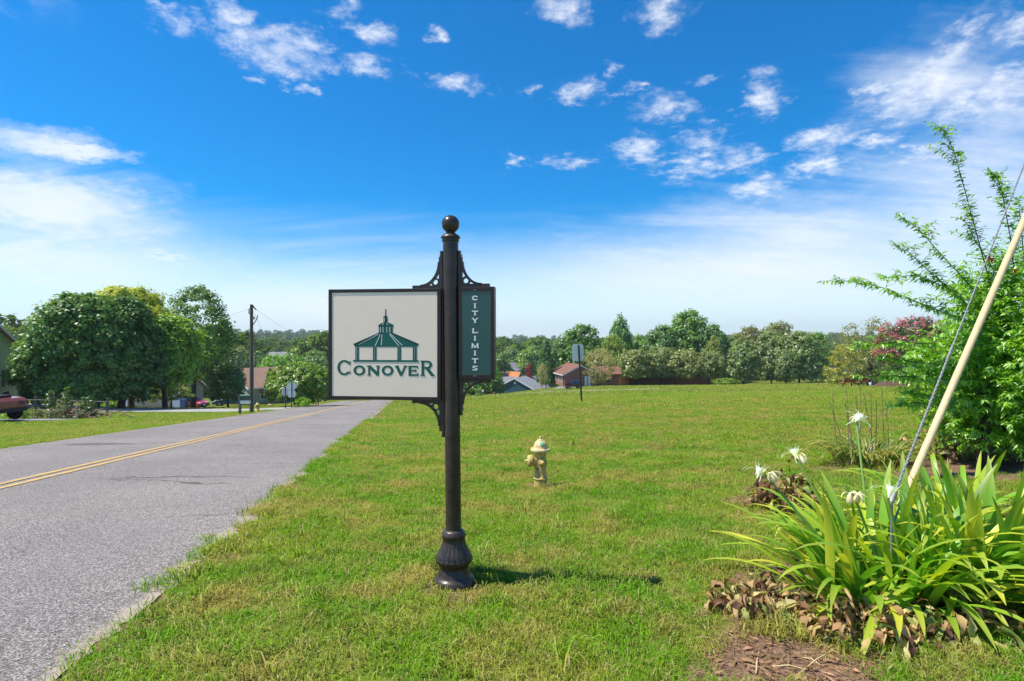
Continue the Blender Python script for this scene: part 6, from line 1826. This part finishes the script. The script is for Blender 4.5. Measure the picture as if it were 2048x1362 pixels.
def wire(label, a, b, sag, r_=0.012):
    n = 16; t_ = thing('power_line', label, 'wire', tuple(a))
    MB().tube([(b - a) * (i / n) + Vector((0, 0, -sag * 4 * (i / n) * (1 - i / n))) for i in range(n + 1)], r_, 4).build('cable', M['galv'], t_)
wire('thin power line sagging from the pole towards the grey far roof', P(506, 622, YU), P(580, 699, 140), 2.5, 0.008)
wire('pale service cable hanging over the valley trees', P(527, 688, 80), P(628, 724, 105), 0.5, 0.022)
wire('second thin line from the pole to the left treetops', P(501, 616, YU), P(330, 640, 60), 0.6, 0.007)
wire('upper thin line from the pole running behind the big sign', P(505, 614, YU), P(700, 690, 130), 1.8, 0.008)

b = gp(480, 31)
mb = thing('mailbox', 'dark green mailbox on a grey post beside the power pole', 'mailbox', tuple(b), 0)
km = 31 / F
MB().box((0, 0, 0.52), (0.11, 0.11, 1.05)).build('post', M['greywood'], mb)
plate('arm', mb, (0.28, 0, 0.80), (0.6, 0.08, 0.08), M['greywood'])
m = MB(); m.prism([(0.08, 0.85), (0.60, 0.85), (0.60, 0.85)], 0, 0.01)
m = MB(); m.prism([(-0.10, 0.86), (0.10, 0.86), (0.10, 0.98)] + [(0.10 * math.cos(a * math.pi / 8), 0.98 + 0.10 * math.sin(a * math.pi / 8)) for a in range(1, 8)] + [(-0.10, 0.98)], 0.04, 0.56, 0, Matrix.Rotation(-math.pi / 2, 4, 'Z')); m.build('box', M['dkgreen'], mb)
plate('newspaper_box', mb, (0.30, 0, 0.66), (0.46, 0.2, 0.18), M['alu'])

b = gp(515, 36)
yh = thing('fire_hydrant', 'small far yellow fire hydrant on the left verge by the side street', 'fire hydrant', tuple(b))
MB().lathe([(0.12, 0), (0.12, 0.05), (0.10, 0.06), (0.09, 0.4), (0.14, 0.41), (0.14, 0.45), (0.10, 0.47), (0.07, 0.54), (0.03, 0.57), (0.03, 0.62)], 14).build('barrel', M['hyd'], yh)
for an in (90, -90): MB().lathe([(0.06, 0.05), (0.06, 0.16), (0.02, 0.18)], 10, 0, Matrix.Translation((0, 0, 0.32)) @ Matrix.Rotation(R(an), 4, 'Y')).build('hose_cap', M['hyd'], yh)

def sign_post(name, label, px, Y, rows, plates, rz=0.0, lean=0.0, pw=0.05, pcol='post', tp=None):
    """rows: (top of post, ground row). plates: (kind, centre row, size, material, dx)."""
    b = gp(px, Y); k = Y / F
    s = thing(name, label, 'sign', tuple(b), rz)
    hz = CZ - (rows[0] - 681) * k - b.z
    m = MB(); m.prism([(-pw / 2, -0.2), (pw / 2, -0.2), (pw / 2 + lean * hz, hz), (-pw / 2 + lean * hz, hz)], -0.03, 0.02); m.build('post', M[pcol], s)
    for (kd, cy_, sz, mt, dx_) in plates:
        zc__ = CZ - (cy_ - 681) * k - b.z; m = MB(); x_ = lean * zc__ + dx_
        if kd == 'diamond': pts = [(x_ - sz, zc__), (x_, zc__ - sz), (x_ + sz, zc__), (x_, zc__ + sz)]
        elif kd == 'oct': pts = [(x_ + sz * math.cos(R(22.5 + 45 * i)), zc__ + sz * math.sin(R(22.5 + 45 * i))) for i in range(8)]
        else:
            w_, h_ = sz; c_ = min(w_, h_) * 0.12
            pts = [(x_ - w_ / 2 + c_, zc__ - h_ / 2), (x_ + w_ / 2 - c_, zc__ - h_ / 2), (x_ + w_ / 2, zc__ - h_ / 2 + c_), (x_ + w_ / 2, zc__ + h_ / 2 - c_), (x_ + w_ / 2 - c_, zc__ + h_ / 2), (x_ - w_ / 2 + c_, zc__ + h_ / 2), (x_ - w_ / 2, zc__ + h_ / 2 - c_), (x_ - w_ / 2, zc__ - h_ / 2 + c_)]
        m.prism(pts, 0.022, 0.027); m.build('plate', M[mt], s)
    return s
sign_post('warning_sign', 'back of a diamond warning sign with a square plate below it', 583.5, 42, (761, 822), [('diamond', 772.5, 0.43, 'alu', 0), ('rect', 788, (0.52, 0.52), 'alu', 0)], 0.06)
so_ = sign_post('stop_sign', 'narrow sign seen nearly edge on left of the diamond sign', 571, 42.5, (773, 823), [('oct', 783, 0.37, 'alu', 0)], R(68))
sign_post('street_name_sign', 'leaning green street name sign by the round tree', 636, 52, (784, 813), [('rect', 781, (0.58, 0.16), 'dkgreen', 0)], 0.1, 0.12, 0.05)
sign_post('small_sign', 'small white edged sign on a thin post before the porch house', 531, 62, (776, 813), [('rect', 780, (0.16, 0.42), 'trim', -0.1), ('oct', 782, 0.30, 'truckred', -0.35)], R(40))
sf = sign_post('road_sign', 'back of a tall grey road sign leaning on its post in the field', 1163.5, 30, (690, 805), [('rect', 705.3, (0.60, 0.90), 'alu', -0.06)], R(4), -0.058, 0.085)
b = sf.location
for py in (693, 717): 
    z_ = CZ - (py - 681) * 30 / F - b.z
    MB().lathe([(0.02, 0), (0.02, 0.02)], 8, 0, Matrix.Translation((-0.058 * z_, -0.03, z_)) @ Matrix.Rotation(R(90), 4, 'X')).build('bolt', M['galv'], sf)

# small items at the end of the field
for lab, px, py0, py1 in (('thin dark post left of the teal house', 991.5, 776, 791), ('thin dark post nearer the teal house corner', 1000, 778, 792)):
    h_ = hit(px, py1); st = thing('marker_post', lab, 'post', tuple(h_), 0, 'thin marker posts')
    plate('stake', st, (0, 0, (py1 - py0) * h_.y / F / 2), (0.07, 0.07, (py1 - py0) * h_.y / F), M['post'])
    plate('top', st, (0, 0, (py1 - py0) * h_.y / F + 0.02), (0.10, 0.10, 0.05), M['post'])
for lab, px, mat in (('white mailbox at the end of the lane under the yard trees', 965.3, 'trim'), ('black mailbox right of the white one', 969.3, 'rblack')):
    h_ = hit(px, 791.3); k = h_.y / F
    st = thing('lane_mailbox', lab, 'mailbox', tuple(h_))
    plate('post', st, (0, 0, 0.28), (0.10, 0.10, 0.6), M['greywood'])
    m = MB(); m.prism([(-0.13, 0.5), (0.13, 0.5), (0.13, 0.66), (0.08, 0.76), (-0.08, 0.76), (-0.13, 0.66)], -0.25, 0.25); m.build('box', M[mat], st)
for lab, px, py, hp in (('small dark bush on the lawn left of the white mailbox', 957, 792.5, 9), ('small bush under the ring of the lower bracket', 938.5, 792.5, 6)):
    h_ = hit(px, py); k = h_.y / F
    v, f, tn = crown(int(px), hp * k * 0.8, hp * k * 0.8, 0, hp * k * 0.75, 'dome', 24, 30, 0.16, 0.16)
    o_ = thing('leafy_bush', lab, 'bush', tuple(h_)); linked('crown', raw_mesh('crown', v, f, M['leaf'], tn), o_, color=GREEN['dark'])

# benches by the mulch bed
def bench(label, px, py, rz):
    h_ = hit(px, py); k = h_.y / F
    o = thing('park_bench', label, 'bench', tuple(h_), rz, 'park benches in the field')
    for i in range(3): plate('seat_slat', o, (0, 0.05 + 0.14 * i, 0.44), (1.35, 0.125, 0.04), M['benchred'])
    for i in range(3): plate('back_slat', o, (0, -0.08 - 0.035 * i, 0.56 + 0.14 * i), (1.35, 0.035, 0.125), M['benchred'], Matrix.Rotation(R(14), 3, 'X'))
    for x_ in (-0.55, 0.55):
        plate('leg', o, (x_, 0.15, 0.21), (0.07, 0.07, 0.42), M['rblack']); plate('back_support', o, (x_, -0.12, 0.66), (0.05, 0.03, 0.5), M['rblack'], Matrix.Rotation(R(14), 3, 'X'))
        plate('arm_frame', o, (x_ * 1.24, 0.18, 0.42), (0.045, 0.5, 0.05), M['woodor'])
bench('red brown park bench with black legs, farther from the pink tree', 1697, 774, R(16))
bench('red brown park bench next to the small dark bin', 1729, 773, R(12))
h_ = hit(1748, 772)
bn_ = thing('litter_bin', 'dark bin with a domed lid behind the benches', 'bin', tuple(h_ + Vector((0.1, 1.0, 0))))
MB().lathe([(0.26, 0), (0.28, 0.75), (0.30, 0.78)], 18).build('body', M['rblack'], bn_)
MB().lathe([(0.31, 0.78), (0.30, 0.88), (0.2, 1.02), (0.05, 1.08)], 18).build('lid', M['dkgreen'], bn_)
bk = thing('garden_ornament', 'small blue and white ornament on a flat stone beside the bench', 'ornament', tuple(h_ + Vector((-0.35, -0.1, 0))))
MB().lathe([(0.32, 0), (0.32, 0.06)], 10).build('slab', M['concrete'], bk)
MB().lathe([(0.10, 0.06), (0.14, 0.2), (0.16, 0.36), (0.09, 0.44)], 12, 0, Matrix.Translation((-0.12, 0, 0))).build('pale_pot', M['trim'], bk)
MB().lathe([(0.12, 0.06), (0.10, 0.34), (0.17, 0.48), (0.20, 0.60), (0.12, 0.72), (0.04, 0.76)], 12, 0, Matrix.Translation((0.14, 0.05, 0))).build('blue_urn', M['bluepl'], bk)
# mulch mound
h_ = hit(1785, 773)
m = MB(); n = 28
vs = [(0, 0, 0.52)]; fs = []
rr_ = random.Random(6)
for j, (q, z_) in enumerate(((0.35, 0.48), (0.65, 0.30), (1.0, -0.05))):
    for i in range(n):
        a = 6.283 * i / n; w_ = 1 + rr_.uniform(-.1, .1)
        vs.append((1.9 * q * w_ * math.cos(a), 1.3 * q * w_ * math.sin(a), z_ + rr_.uniform(-.05, .05)))
for i in range(n): fs.append((0, 1 + i, 1 + (i + 1) % n))
for j in range(2):
    for i in range(n): fs.append((1 + j * n + i, 1 + (j + 1) * n + i, 1 + (j + 1) * n + (i + 1) % n, 1 + j * n + (i + 1) % n))
m.add(vs, fs, 0, True); o_ = m.build('mulch_mound', M['mulch']); o_.location = h_; tag(o_, 'low brown mound of mulch right of the benches', 'mound')

# brush pile and tall weeds on the left verge
YP = 29.5
b = gp(140, YP); kp = YP / F
bp = thing('brush_pile', 'tangled pile of dead branches on the left verge', 'brush pile', tuple(b))
r = random.Random(17)
for i in range(190):
    cx_ = r.gauss(0.25, 0.42) * 70 * kp; h0 = max(0.02, (0.75 - abs(cx_) * 0.28)) * r.random()
    a = r.random() * 6.283; L = r.uniform(0.3, 0.95); e = r.uniform(-0.3, 0.7)
    p0 = Vector((cx_, r.uniform(-.5, .5), h0 * 0.6))
    p1 = p0 + Vector((math.cos(a) * L * math.cos(e), math.sin(a) * L * math.cos(e) * 0.6, abs(math.sin(e)) * L * 0.7))
    m = MB(); m.tube([p0, p0.lerp(p1, .5) + Vector((r.uniform(-.08, .08), 0, r.uniform(0, .1))), p1], [r.uniform(.018, .036), .02, .009], 4, caps=False); m.build('branch', M['twig'], bp)
v, f, tn = crown(201, 2.0, 0.8, -0.05, 0.62, 'dome', 70, 30, 0.10, 0.2)
wd = thing('weed_patch', 'grey green weeds growing through the left end of the brush pile', 'weeds', tuple(gp(112, YP - 0.3)))
linked('foliage', raw_mesh('foliage', v, f, M['leaf'], tn), wd, color=(0.105, 0.125, 0.055))['kind'] = 'stuff'
for lab, px, top in (('tall pale weed at the left of the brush pile', 101, 782), ('tallest green weed rising from the brush pile', 134, 773), ('tall green weed at the right of the brush pile', 181, 792), ('slim green weed near the trunk of the big round tree', 168, 796)):
    b2 = gp(px, YP); hgt = CZ - (top - 681) * kp - b2.z
    w_ = thing('tall_weed', lab, 'weed', tuple(b2), 0, 'tall weeds in the brush pile')
    MB().tube([(0, 0, 0), (0.03, 0, hgt * .6), (0.0, 0, hgt)], [0.014, 0.010, 0.004], 5).build('stem', M['twig'], w_)
    v, f, tn = crown(px, 0.20, 0.20, 0.15 * hgt, hgt, 'oval', 34, 16, 0.11, 0.10)
    linked('foliage', raw_mesh('foliage', v, f, M['leaf'], tn), w_, color=(0.085, 0.145, 0.035))['kind'] = 'stuff'
b2 = gp(33, 28.5)
v, f, tn = crown(301, 0.5, 0.4, 0, 0.6, 'dome', 26, 26, 0.10, 0.16)
o_ = thing('leafy_bush', 'small green bush by the front wheel of the truck', 'bush', tuple(b2)); linked('crown', raw_mesh('crown', v, f, M['leaf'], tn), o_, color=GREEN['bright'])


# ------------------------------------------------------------------ summer haze over the valley
hz_ = MB().box((0, 1500, 31), (5200, 3400, 110)).build('haze', [], None)
mH, t = new_mat('haze')
pv = t.n('ShaderNodeVolumePrincipled'); pv.inputs['Color'].default_value = (0.80, 0.88, 1.0, 1); pv.inputs['Density'].default_value = 0.00022; pv.inputs['Anisotropy'].default_value = 0.2
t.l(pv.outputs[0], t.n('ShaderNodeOutputMaterial').inputs['Volume'])
hz_.data.materials.append(mH)
tag(hz_, 'thin summer haze lying over the valley and hills', 'haze', kind='stuff')
